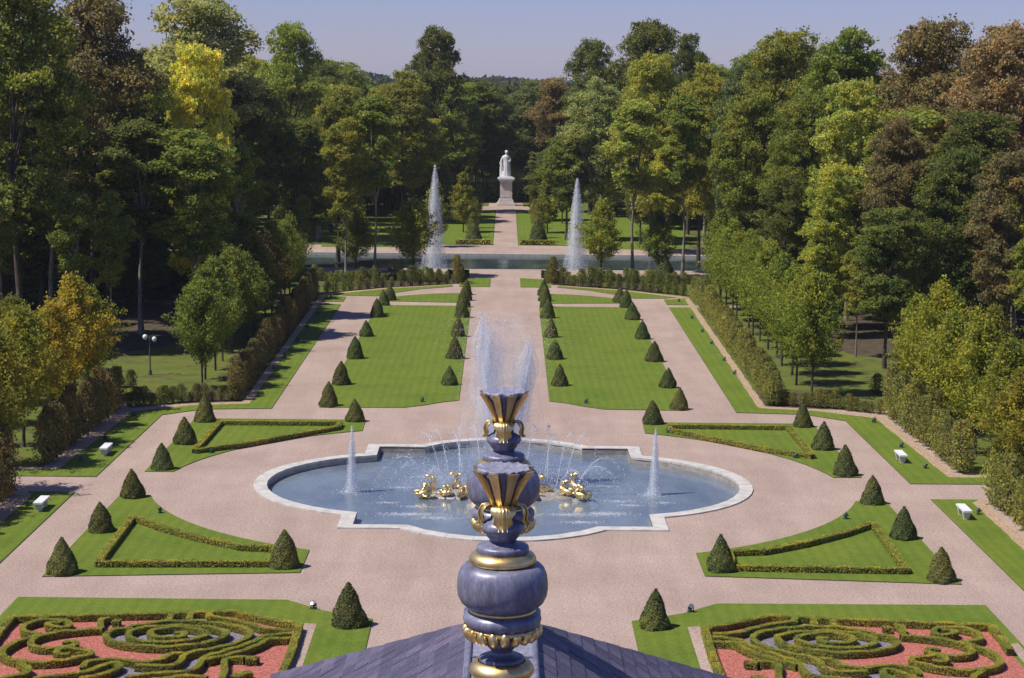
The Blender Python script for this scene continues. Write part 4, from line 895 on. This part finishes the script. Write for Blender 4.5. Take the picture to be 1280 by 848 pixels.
def spray_plume(name, x0, y0, H, lean, spread, n, dsize, label):
    g = Geo(); rng = NR; fades = []; K = 18; rows_ = 22
    for l in range(4):
        V = []; f_ = (1.0, .72, .46, .24)[l]
        for i in range(rows_ + 1):
            t = i / rows_; w = spread * f_ * (0.22 + 0.78 * math.sin(PI * min(1, .08 + t * .92) ** 1.6) + .10 * math.sin(t * 17 + l)) * (1 if t < .9 else 1.6 - t * .7)
            if i == rows_: w *= .25
            for j in range(K):
                a = 2 * PI * j / K; ww = w * (1 + .18 * math.sin(3 * a + t * 9 + l) + .1 * math.sin(5 * a - t * 14))
                V.append((lean * H * t ** 1.2 + ww * math.cos(a), ww * math.sin(a), .1 + H * (1 - .03 * l) * t)); fades.append((.22, .34, .52, .85)[l] * (0.45 + .55 * t))
        g.add(V, [(i * K + j, i * K + (j + 1) % K, (i + 1) * K + (j + 1) % K, (i + 1) * K + j) for i in range(rows_) for j in range(K)], 1)
    nb = g.n
    t = rng.random(n) ** .7; w = spread * (0.2 + 0.8 * t) * (1 - .5 * t ** 4); P = np.stack([lean * H * t ** 1.2 + rng.normal(0, 1, n) * w * .45, rng.normal(0, 1, n) * w * .45, .1 + H * t * 1.02], axis=1)
    g.quads(P, dsize, 0, aspect=2.4)
    me = g.build(name, [M['drops'], M['spray']]); at = me.attributes.new('fade', 'FLOAT', 'POINT'); arr = np.ones(len(me.vertices), dtype=np.float32); arr[:nb] = fades; at.data.foreach_set('value', arr)
    o = link(name, me); o.location = (x0, y0, -.3); props(o, label, 'water jet', 'spray rising over the middle of the basin'); return o
spray_plume('spray_plume', -.35, 1.5, 9.3, -.095, .95, 4500, .026, 'tall leaning plume of white spray rising behind the finials, left one')
spray_plume('spray_plume', .4, 1.5, 8.0, .125, .7, 2500, .026, 'fainter right leaning plume of spray rising behind the finials')
# drifting mist of fine drops
g = Geo(); fades = []; K = 24; rows_ = 16
for l in range(3):
    V = []
    for i in range(rows_ + 1):
        t = i / rows_; w = (2.3, 1.7, 1.1)[l] * (1.0 - .35 * t) * (1 if i < rows_ else .4)
        for j in range(K):
            a = 2 * PI * j / K; ww = w * (1 + .15 * math.sin(2 * a + t * 5 + l)); V.append((-.1 + ww * math.cos(a), 1.5 + ww * math.sin(a), 9.6 * (1 - .1 * l) * t)); fades.append(.30 * (1 - t) ** .4 * min(1, .3 + t * 3))
    g.add(V, [(i * K + j, i * K + (j + 1) % K, (i + 1) * K + (j + 1) % K, (i + 1) * K + j) for i in range(rows_) for j in range(K)], 1)
nbm = g.n; n = 14000; t = NR.random(n); P = np.stack([NR.normal(-.1, 1, n) * (.9 + .5 * t) , NR.normal(1.5, 1.0, n), 9.0 * t ** .8], axis=1); g.quads(P, .028, 0)
me = g.build('fine_spray', [M['drops'], M['mist']]); at = me.attributes.new('fade', 'FLOAT', 'POINT'); arr = np.ones(len(me.vertices), dtype=np.float32); arr[:nbm] = fades; at.data.foreach_set('value', arr)
o = link('fine_spray', me, None, (0, 0, 0)); o['kind'] = 'stuff'
# arching jets
arcs = []
for s in (1, -1):
    for (x0, y0, x1, y1, h) in ((2.2, -.6, 3.4, 3.0, 2.6), (2.9, -1.0, 4.6, 2.6, 2.8), (3.3, -1.0, 5.6, 2.0, 2.7), (4.0, -1.2, 7.2, -1.0, 1.7), (2.4, -.2, 2.6, 4.4, 2.9), (3.9, -1.6, 6.6, -3.6, 1.5), (1.2, -.6, 2.2, 3.4, 3.0), (3.0, -1.6, 4.8, -5.0, 1.4)):
        arcs.append((s * x0, y0, s * x1, y1, h))
for i, (x0, y0, x1, y1, h) in enumerate(arcs):
    g = Geo(); n = 190; t = NR.random(n); sp = .02 + .10 * t
    z = .5 + (4 * h * t * (1 - t)) - .8 * t * t
    P = np.stack([x0 + (x1 - x0) * t + NR.normal(0, 1, n) * sp, y0 + (y1 - y0) * t + NR.normal(0, 1, n) * sp, z - .3 + NR.normal(0, 1, n) * sp], axis=1); P = P[P[:, 2] > -.33]
    g.quads(P, .038, 0, aspect=2.0)
    tt = [k / 14 for k in range(9)]; g.tube([(x0 + (x1 - x0) * q_, y0 + (y1 - y0) * q_, .2 + 4 * h * q_ * (1 - q_) - .8 * q_ * q_) for q_ in tt], [.013] * 9, 5)
    o = link('arching_jet', g.build('arching_jet', M['drops'])); props(o, 'thin arching water jet, ' + ordinal(i % 8 + 1) + ' of those spouting from the ' + ('right' if x0 > 0 else 'left') + ' gilded figures', 'water jet', 'arching jets from the gilded figures, ' + ('right' if x0 > 0 else 'left'))
# splash foam where water falls back
def foam(cx, cy, rx, ry, n):
    a = NR.random(n) * 2 * PI; r = np.abs(NR.normal(0, .5, n)); return np.stack([cx + rx * r * np.cos(a), cy + ry * r * np.sin(a), np.full(n, -.335) + NR.random(n) * .02], axis=1)
g = Geo(); P = []
for cx, cy, rx, ry, n in ((-4.9, -6.1, 2.2, .5, 800), (-3.4, -6.9, 1.6, .4, 400), (3.3, -5.9, 2.0, .5, 500), (5.3, -5.6, 1.6, .6, 800), (4.0, -7.6, 1.2, .4, 400), (-6.1, -3.4, 1.0, .3, 200), (-8.2, -.9, 1.0, .8, 400), (8.2, -.9, 1.0, .8, 400), (-4.4, 3.3, 1.2, .4, 200),
                          (4.9, 3.2, 1.2, .4, 220), (-5.6, .4, 1.0, .4, 150), (6.2, -2.6, 1.2, .4, 260), (6.8, -3.6, 1.0, .3, 200), (-4.5, -4.3, 1.3, .3, 260), (5.6, 1.2, 1.3, .3, 150), (8.6, -2.9, .8, .3, 120)):
    P.append(foam(cx, cy, rx, ry, n))
P = np.concatenate(P); nrm = np.tile([[0, 0, 6.0]], (len(P), 1)); g.quads(P, .085, 0, nrm=nrm, aspect=.7)
P = np.stack([NR.normal(0, 4.2, 2600), NR.normal(-.5, 2.6, 2600), -.3 + 2.0 * NR.random(2600) ** 2], axis=1); P = P[(np.abs(P[:, 1]) < 8) & (np.abs(P[:, 0]) < 8)]; g.quads(P, .034, 0)
for cx in (-3.4, 2.9):
    q_ = NR.normal(size=(3200, 3)) * np.array([1.1, .9, .45]) + np.array([cx, -1.2, .55]); q_ = q_[q_[:, 2] > -.3]; g.quads(q_, .03, 0)
o = link('splash_foam', g.build('splash_foam', M['drops'])); o['kind'] = 'stuff'

# ------------------------------------------------------------------ gilded sculptures on the central rock
g = Geo()
K = 40; V = []
for z, r in ((-.42, 1.0), (-.30, .98), (-.18, .82), (-.12, .5), (-.10, .05)):
    for j in range(K):
        a = 2 * PI * j / K; f = 1 + .06 * math.sin(5 * a) + .04 * math.sin(11 * a + z * 9); V.append((4.6 * r * f * math.cos(a), -1.1 + 1.55 * r * f * math.sin(a), z))
g.add(V, [(i * K + j, i * K + (j + 1) % K, (i + 1) * K + (j + 1) % K, (i + 1) * K + j) for i in range(4) for j in range(K)])
o = link('rock_island', g.build('rock_island', M['wet_stone'], True)); props(o, 'low wet rock in the middle of the basin under the gilded figures', 'rock')
def dolphin(x, y, z, sc, rz, label, upright=0.6):
    e = empty('gilded_dolphin', (x, y, z), rz); e.scale = (sc,) * 3; props(e, label, 'sculpture', 'gilded dolphins in the basin')
    g = Geo(); P = [(-.55, 0, .28), (-.42, 0, .22), (-.25, 0, .20), (0, 0, .22), (.25, 0, .30), (.42, 0, .44), (.46, 0, .60), (.38, 0, .74), (.28, 0, .84)]
    P = [(p[0], p[1], p[2] * (0.7 + upright * .5)) for p in P]; g.tube(P, [.07, .18, .28, .31, .27, .21, .15, .11, .07], 12)
    g.tube([(-.62, 0, .40), (-.50, 0, .38), (-.3, 0, .36)], [.05, .12, .16], 10)                          # forehead
    g.tube([(-.72, 0, .18), (-.55, 0, .16), (-.35, 0, .14)], [.04, .07, .10], 8)                          # lower jaw
    for sy in (-1, 1):
        g.tube([(-.45, sy * .16, .38), (-.47, sy * .20, .42)], [.05, .03], 6)
    body = link('body', g.build('body', M['gold'], True), e)
    zt = .84 * (0.7 + upright * .5)
    for sy in (-1, 1):
        g = Geo(); g.tube([(.28, 0, zt), (.16, sy * .16, zt + .12), (-.02, sy * .34, zt + .16), (-.08, sy * .42, zt + .05)], [.09, .15, .12, .03], 6); link('tail_fin', g.build('tail_fin', M['gold'], True), e)
        g = Geo(); g.tube([(-.1, sy * .2, .16), (-.02, sy * .42, .08), (.14, sy * .56, .12)], [.09, .07, .02], 6); link('side_fin', g.build('side_fin', M['gold'], True), e)
    g = Geo(); g.tube([(-.1, 0, .44), (.05, 0, .62), (.22, 0, .60)], [.07, .06, .02], 6); link('back_fin', g.build('back_fin', M['gold'], True), e)
for i, (x, y, sc, rz, up, lb) in enumerate((
    (-4.25, -2.4, .95, .2, .1, 'gilded dolphin lying lowest at the far left end of the rock'), (-4.0, -.9, .95, .8, .5, 'gilded dolphin rearing at the left end of the rock'),
    (-3.1, -2.1, .75, -.4, .2, 'small gilded dolphin left of the rearing figure group'), (-2.6, -.3, .95, 1.3, .6, 'gilded dolphin with raised tail left of centre'), (-1.6, -1.6, 1.0, 2.4, .7, 'gilded dolphin just left of the front finial'),
    (-1.1, .1, 1.15, .5, 1.3, 'tall gilded dolphin behind the left edge of the front cup'), (-2.2, -2.4, .8, 1.2, .2, 'low gilded dolphin in front of the left group'),
    (4.25, -2.6, .95, 2.9, .1, 'gilded dolphin lying lowest at the far right end of the rock'), (3.4, -1.6, .95, 2.4, .3, 'gilded dolphin rearing right of centre'), (3.9, -.4, .9, 2.2, .9, 'gilded dolphin at the back of the right group'),
    (2.1, -1.2, 1.0, 3.3, .8, 'gilded dolphin just right of the finials'), (1.6, -2.4, .85, 2.0, .5, 'low gilded dolphin in front of the right group'))):
    dolphin(x, y, -.2, sc * .84, rz, lb, up)

# ------------------------------------------------------------------ palace roof and the two finials
U = 0.00688                      # metres for one unit of the finial drawing
DECK_Z = 16.12; CY = -102.98
roof = empty('palace_roof', (0, CY + 17, 0)); props(roof, 'grey slate hipped roof with a lead covered ridge below the finials', 'roof')
def rl(name, me): o_ = link(name, me, roof); o_.location = (0, -(CY + 17), 0); return o_
k_ = 0.70; HX, HY0, HY1 = 0.375, CY + 11.0, CY + 20.4
def zroof(x): return DECK_Z - .03 - k_ * (abs(x) - HX)
g = Geo(); XE = 6.0
for s in (1, -1):
    yh = HY1 + 1.47 * (XE - HX)
    V = [(s * HX, HY0, zroof(HX)), (s * HX, HY1, zroof(HX)), (s * XE, yh, zroof(XE)), (s * XE, HY0 - 2, zroof(XE))]
    g.add([(x, y, z - .04) for x, y, z in V], [(0, 3, 2, 1) if s > 0 else (0, 1, 2, 3)])
yh = HY1 + 1.47 * (XE - HX)
g.add([(-HX, HY1, DECK_Z - .07), (HX, HY1, DECK_Z - .07), (XE, yh, zroof(XE) - .04), (-XE, yh, zroof(XE) - .04)], [(0, 3, 2, 1)])
rl('roof_deck', g.build('roof_deck', M['slate']))
g = Geo(); g.box((0, (HY0 - 2 + yh) / 2, (zroof(XE) - .1) / 2), (2 * XE - .8, yh - HY0 + 2 - .8, zroof(XE) - .1)); rl('wall', g.build('wall', M['brick']))
g = Geo(); g.box((0, (HY0 + HY1) / 2 + .02, DECK_Z - .02), (2 * HX + .02, HY1 - HY0 + .04, .06)); rl('lead_ridge_cap', g.build('lead_ridge_cap', M['lead_top']))
for x in (-HX + .03, HX - .03):
    g = Geo(); g.tube([(x, HY0, DECK_Z + .025), (x, HY1 + .03, DECK_Z + .025)], .032, 8); rl('lead_roll', g.build('lead_roll', M['lead'], True))
for y in (CY + 18.2, CY + 19.0, CY + 19.8):
    g = Geo(); g.box((0, y, DECK_Z + .014), (2 * HX - .1, .035, .022)); rl('lead_seam', g.build('lead_seam', M['lead']))
# slates: one mesh, many tilted copies
EXX, LY = 0.163, 0.27
g = Geo(); g.box((0, 0, 0), (EXX * 1.28 / math.cos(math.atan(k_)), LY - .008, .012)); SL = g.build('slate', M['slate'])
HIP = {}
for s in (1, -1):
    for half in (0, 1):
        L_ = LY * (.5 if half else 1); wx = EXX * 1.28; ca = math.cos(math.atan(k_)); V = []
        for z in (-.006, .006):
            for u in (-.5, .5):
                sh = 1.47 * u * wx * s; V += [(u * wx / ca, -L_ / 2 + .004, z), (u * wx / ca, max(L_ / 2 + sh, -L_ / 2 + .02), z)]
        HIP[s, half] = mesh_np('slate', V, np.array([(0, 1, 3, 2), (4, 6, 7, 5), (0, 2, 6, 4), (1, 5, 7, 3), (0, 4, 5, 1), (2, 3, 7, 6)]), M['slate'])
for s in (1, -1):
    for i in range(16):
        x = HX + .08 + EXX * i; ymax = HY1 + 1.47 * (x - HX) - .02; j = 0
        hl = LY * (.5 if i % 2 else 1); o = link('slate', HIP[s, i % 2], roof); o.location = (s * x, ymax - hl / 2 - (CY + 17), zroof(x) + .006); o.rotation_euler = (0, s * (math.atan(k_) - .04), 0)
        ys = ymax - hl
        lo = CY + (5.88 + .7 * x) / .3125 - 2.4
        y = ys - LY / 2
        while y > lo:
            o = link('slate', SL, roof); o.location = (s * x, y - (CY + 17) + R.uniform(-.006, .006), zroof(x) + .004 + R.uniform(0, .006))
            o.rotation_euler = (R.uniform(-.012, .012), s * (math.atan(k_) - .04 + R.uniform(-.012, .012)), R.uniform(-.012, .012)); y -= LY

def leaf_strip(w, pts, ang, lobes=True):
    """acanthus leaf: a thick lobed strip following (r, z) points at angle ang"""
    g = Geo(); V = []; c, s_ = math.cos(ang), math.sin(ang); n = len(pts); K_ = 9
    for i, (r, z) in enumerate(pts):
        t = i / (n - 1); ww = w * (0.50 + 0.72 * math.sin(PI * min(1, 0.18 + .62 * t)) ** .8) * (1 if t < .6 else 1 - .5 * (t - .6) / .4) * (1 + (.22 * math.sin(i * 2.2) if lobes else 0)) * (1 if t < .97 else .35)
        for k2 in range(K_):
            u = (k2 / (K_ - 1)) * 2 - 1; rr = r - abs(u) ** 2 * w * .35 + w * .10 * math.cos(u * 3 * PI); tt = u * ww
            V.append(((rr * c - tt * s_) * U, (rr * s_ + tt * c) * U, z * U))
    F = [(i * K_ + k2, i * K_ + k2 + 1, (i + 1) * K_ + k2 + 1, (i + 1) * K_ + k2) for i in range(n - 1) for k2 in range(K_ - 1)]
    g.add(V, F); g.add([(x * .985, y * .985, z - 1.2 * U) for x, y, z in V], [tuple(reversed(f)) for f in F]); return g.build('acanthus_leaf', M['gold'], True)
def scaled(P): return [(r * U, z * U) for r, z in P]
def finial(y, label, rot):
    e = empty('roof_finial', (0, y, 17.72), rot); props(e, label, 'finial', 'lead and gold finials on the roof ridge')
    def part(nm, P, m_, k=56): g = Geo(); g.lathe(scaled(P), k); return link(nm, g.build(nm, M[m_], True), e)
    part('pedestal', [(60, -236), (60, -200), (46, -196), (44, -168), (34, -160), (30, -150), (26, -140), (27, -118)], 'lead')
    part('gilded_ring', [(30, -99), (36, -101), (40, -107), (41, -112), (38, -117), (30, -120)], 'gold')
    part('lower_stem', [(0, -70), (21, -70), (22, -76), (19, -80), (14, -85), (13, -89), (17, -92.5), (25, -93.5), (28, -95), (28.5, -99), (27, -100.5), (0, -100.5)], 'lead')
    part('lower_bulb', [(40, -35), (45, -37), (48, -40.5), (49, -45), (47.5, -50), (44, -55), (40, -60), (34, -68), (22, -70.5), (0, -71)], 'lead')
    part('thin_gilded_ring', [(38, -30), (41.5, -31), (42.5, -33), (41.5, -35.5), (38, -36)], 'gold', 48)
    big = [(36, 25.5), (43, 25.2), (48, 23.2), (52, 19), (55, 12), (56.3, 4), (56.8, -6), (55.5, -15), (51.5, -23), (45.5, -28.5), (40, -31)]
    part('main_bulb', big, 'lead', 64)
    part('wide_gilded_ring', [(30, 40), (35, 39.5), (39, 37), (41.5, 33), (42, 29), (40, 26), (34, 25)], 'gold')
    part('upper_disc', [(0, 54), (16, 54), (18, 50.5), (25, 49.5), (31.5, 48), (32.5, 46), (32.5, 39), (30, 38)], 'lead')
    part('collar', [(13.5, 98), (14.5, 88), (16, 82), (21, 79), (25, 76), (26.8, 72), (26.5, 68), (23, 64.5), (21, 63), (20.5, 60), (17.5, 57), (16, 53), (0, 52)], 'lead')
    # egg ornaments round the lower bulb
    for j in range(19):
        a = 2 * PI * (j + .5) / 19; g = Geo(); c, s_ = math.cos(a), math.sin(a)
        P = [((r * c) * U, (r * s_) * U, z * U) for r, z in ((45, -54), (46, -57), (43.5, -62.5), (39.5, -67.5), (35, -70))]
        g.tube(P, [3.2 * U, 5.8 * U, 6.2 * U, 5.0 * U, 2.0 * U], 10); link('egg_ornament', g.build('egg_ornament', M['gold'], True), e)
    part('egg_band', [(44, -53.5), (46.5, -55), (45, -58.5), (42, -60)], 'gold')
    # cup: recessed lead cone, gilded flutes, lead dish
    part('cup_core', [(10, 97), (12, 101), (16, 115), (22, 130), (30, 141), (28, 142.5), (0, 141)], 'lead', 40)
    for dg in (-72, -30, 30, 72, 108, 150, 210, 252):
        a = math.radians({-72: -90 - 60, -30: -90 - 19, 30: -90 + 19, 72: -90 + 60, 108: 90 - 60, 150: 90 - 19, 210: 90 + 19, 252: 90 + 60}[dg]); c, s_ = math.cos(a), math.sin(a); g = Geo(); V = []
        for (r, z, w, d) in ((13.5, 95, 3.1, 3), (16, 103, 3.4, 3), (20.5, 112, 4.0, 3.5), (26.5, 123, 4.8, 4), (33, 134, 5.6, 4), (40.5, 144.5, 6.5, 4.5)):
            for rr, ww in ((r - d, -w), (r, -w), (r + .35, 0), (r, w), (r - d, w)): V.append(((rr * c - ww * s_) * U, (rr * s_ + ww * c) * U, z * U))
        F = [(i * 5 + q_, i * 5 + q_ + 1, i * 5 + 6 + q_, i * 5 + 5 + q_) for i in range(5) for q_ in range(4)] + [(i * 5 + 4, i * 5, i * 5 + 5, i * 5 + 9) for i in range(5)]
        g.add(V, F); nV = len(V); g.add(V[-5:], [(0, 1, 3, 4)]); g.add(V[-4:-1], np.zeros((0, 4)))
        link('gilded_flute', g.build('gilded_flute', M['gold']), e)
    g = Geo(); K_ = 64; V = []
    for z, f in ((140.5, .93), (145.5, 1.0), (146.5, .96), (143.5, .72), (142.5, .35), (142.5, .02)):
        for j in range(K_):
            a = 2 * PI * j / K_; lob = (33.5 + 2.0 * math.cos(8 * (a - PI / 8)) + R.uniform(-1.4, 1.4)) if f > .9 else 34
            V.append((lob * f * math.cos(a) * U, lob * f * math.sin(a) * U, (z + (R.uniform(-1.2, 1.6) if f > .9 else R.uniform(-.6, .6))) * U))
    g.add(V, [(i * K_ + j, i * K_ + (j + 1) % K_, (i + 1) * K_ + (j + 1) % K_, (i + 1) * K_ + j) for i in range(5) for j in range(K_)])
    link('lead_dish', g.build('lead_dish', M['lead_top'], True), e)
    for j in range(4):
        a = j * PI / 2 - PI / 2
        fr = j in (0, 2)
        pts = [(13, 92), (14, 98), (18, 101), (23, 99), (26, 94), (27, 87), (26, 80), (26.5, 75), (29.5, 71.5)] if fr else [(13, 92), (15, 98), (19, 101), (24.5, 99.5), (28, 94), (29, 88), (27.5, 82), (28.5, 79), (32, 76)]
        lf = link('acanthus_leaf', leaf_strip(11.5 if fr else 8.5, pts, a), e)
        for u in ((-5, 0, 5) if fr else (0,)):
            g = Geo(); c, s_ = math.cos(a), math.sin(a); g.tube([(((r + 1.8) * c - u * (.5 + .6 * i / 8) * s_) * U, ((r + 1.8) * s_ + u * (.5 + .6 * i / 8) * c) * U, z * U) for i, (r, z) in enumerate(pts)], [(1.0 if u == 0 else .6) * U] * len(pts), 6); link('leaf_rib', g.build('leaf_rib', M['gold'], True), lf)
    return e
finial(CY + 16.0, 'nearer of two lead finials with gilded fluted cup, on the roof ridge', 0.0)
finial(CY + 20.0, 'farther lead finial with gilded fluted cup, standing behind the nearer one', 0.0)

# ------------------------------------------------------------------ thin air haze
g = Geo(); g.box((0, 2850, 21), (7400, 6800, 44)); hz = link('haze', g.build('haze', [])); hz['kind'] = 'stuff'
m = bpy.data.materials.new('air_haze'); m.use_nodes = True; m.node_tree.nodes.clear()
vo = m.node_tree.nodes.new('ShaderNodeOutputMaterial'); pv = m.node_tree.nodes.new('ShaderNodeVolumePrincipled')
pv.inputs['Density'].default_value = 0.00010; pv.inputs['Color'].default_value = (0.80, 0.86, 1.0, 1); pv.inputs['Anisotropy'].default_value = 0.1
m.node_tree.links.new(pv.outputs[0], vo.inputs['Volume']); hz.data.materials.append(m)
S.cycles.volume_bounces = 0; S.cycles.volume_max_steps = 64
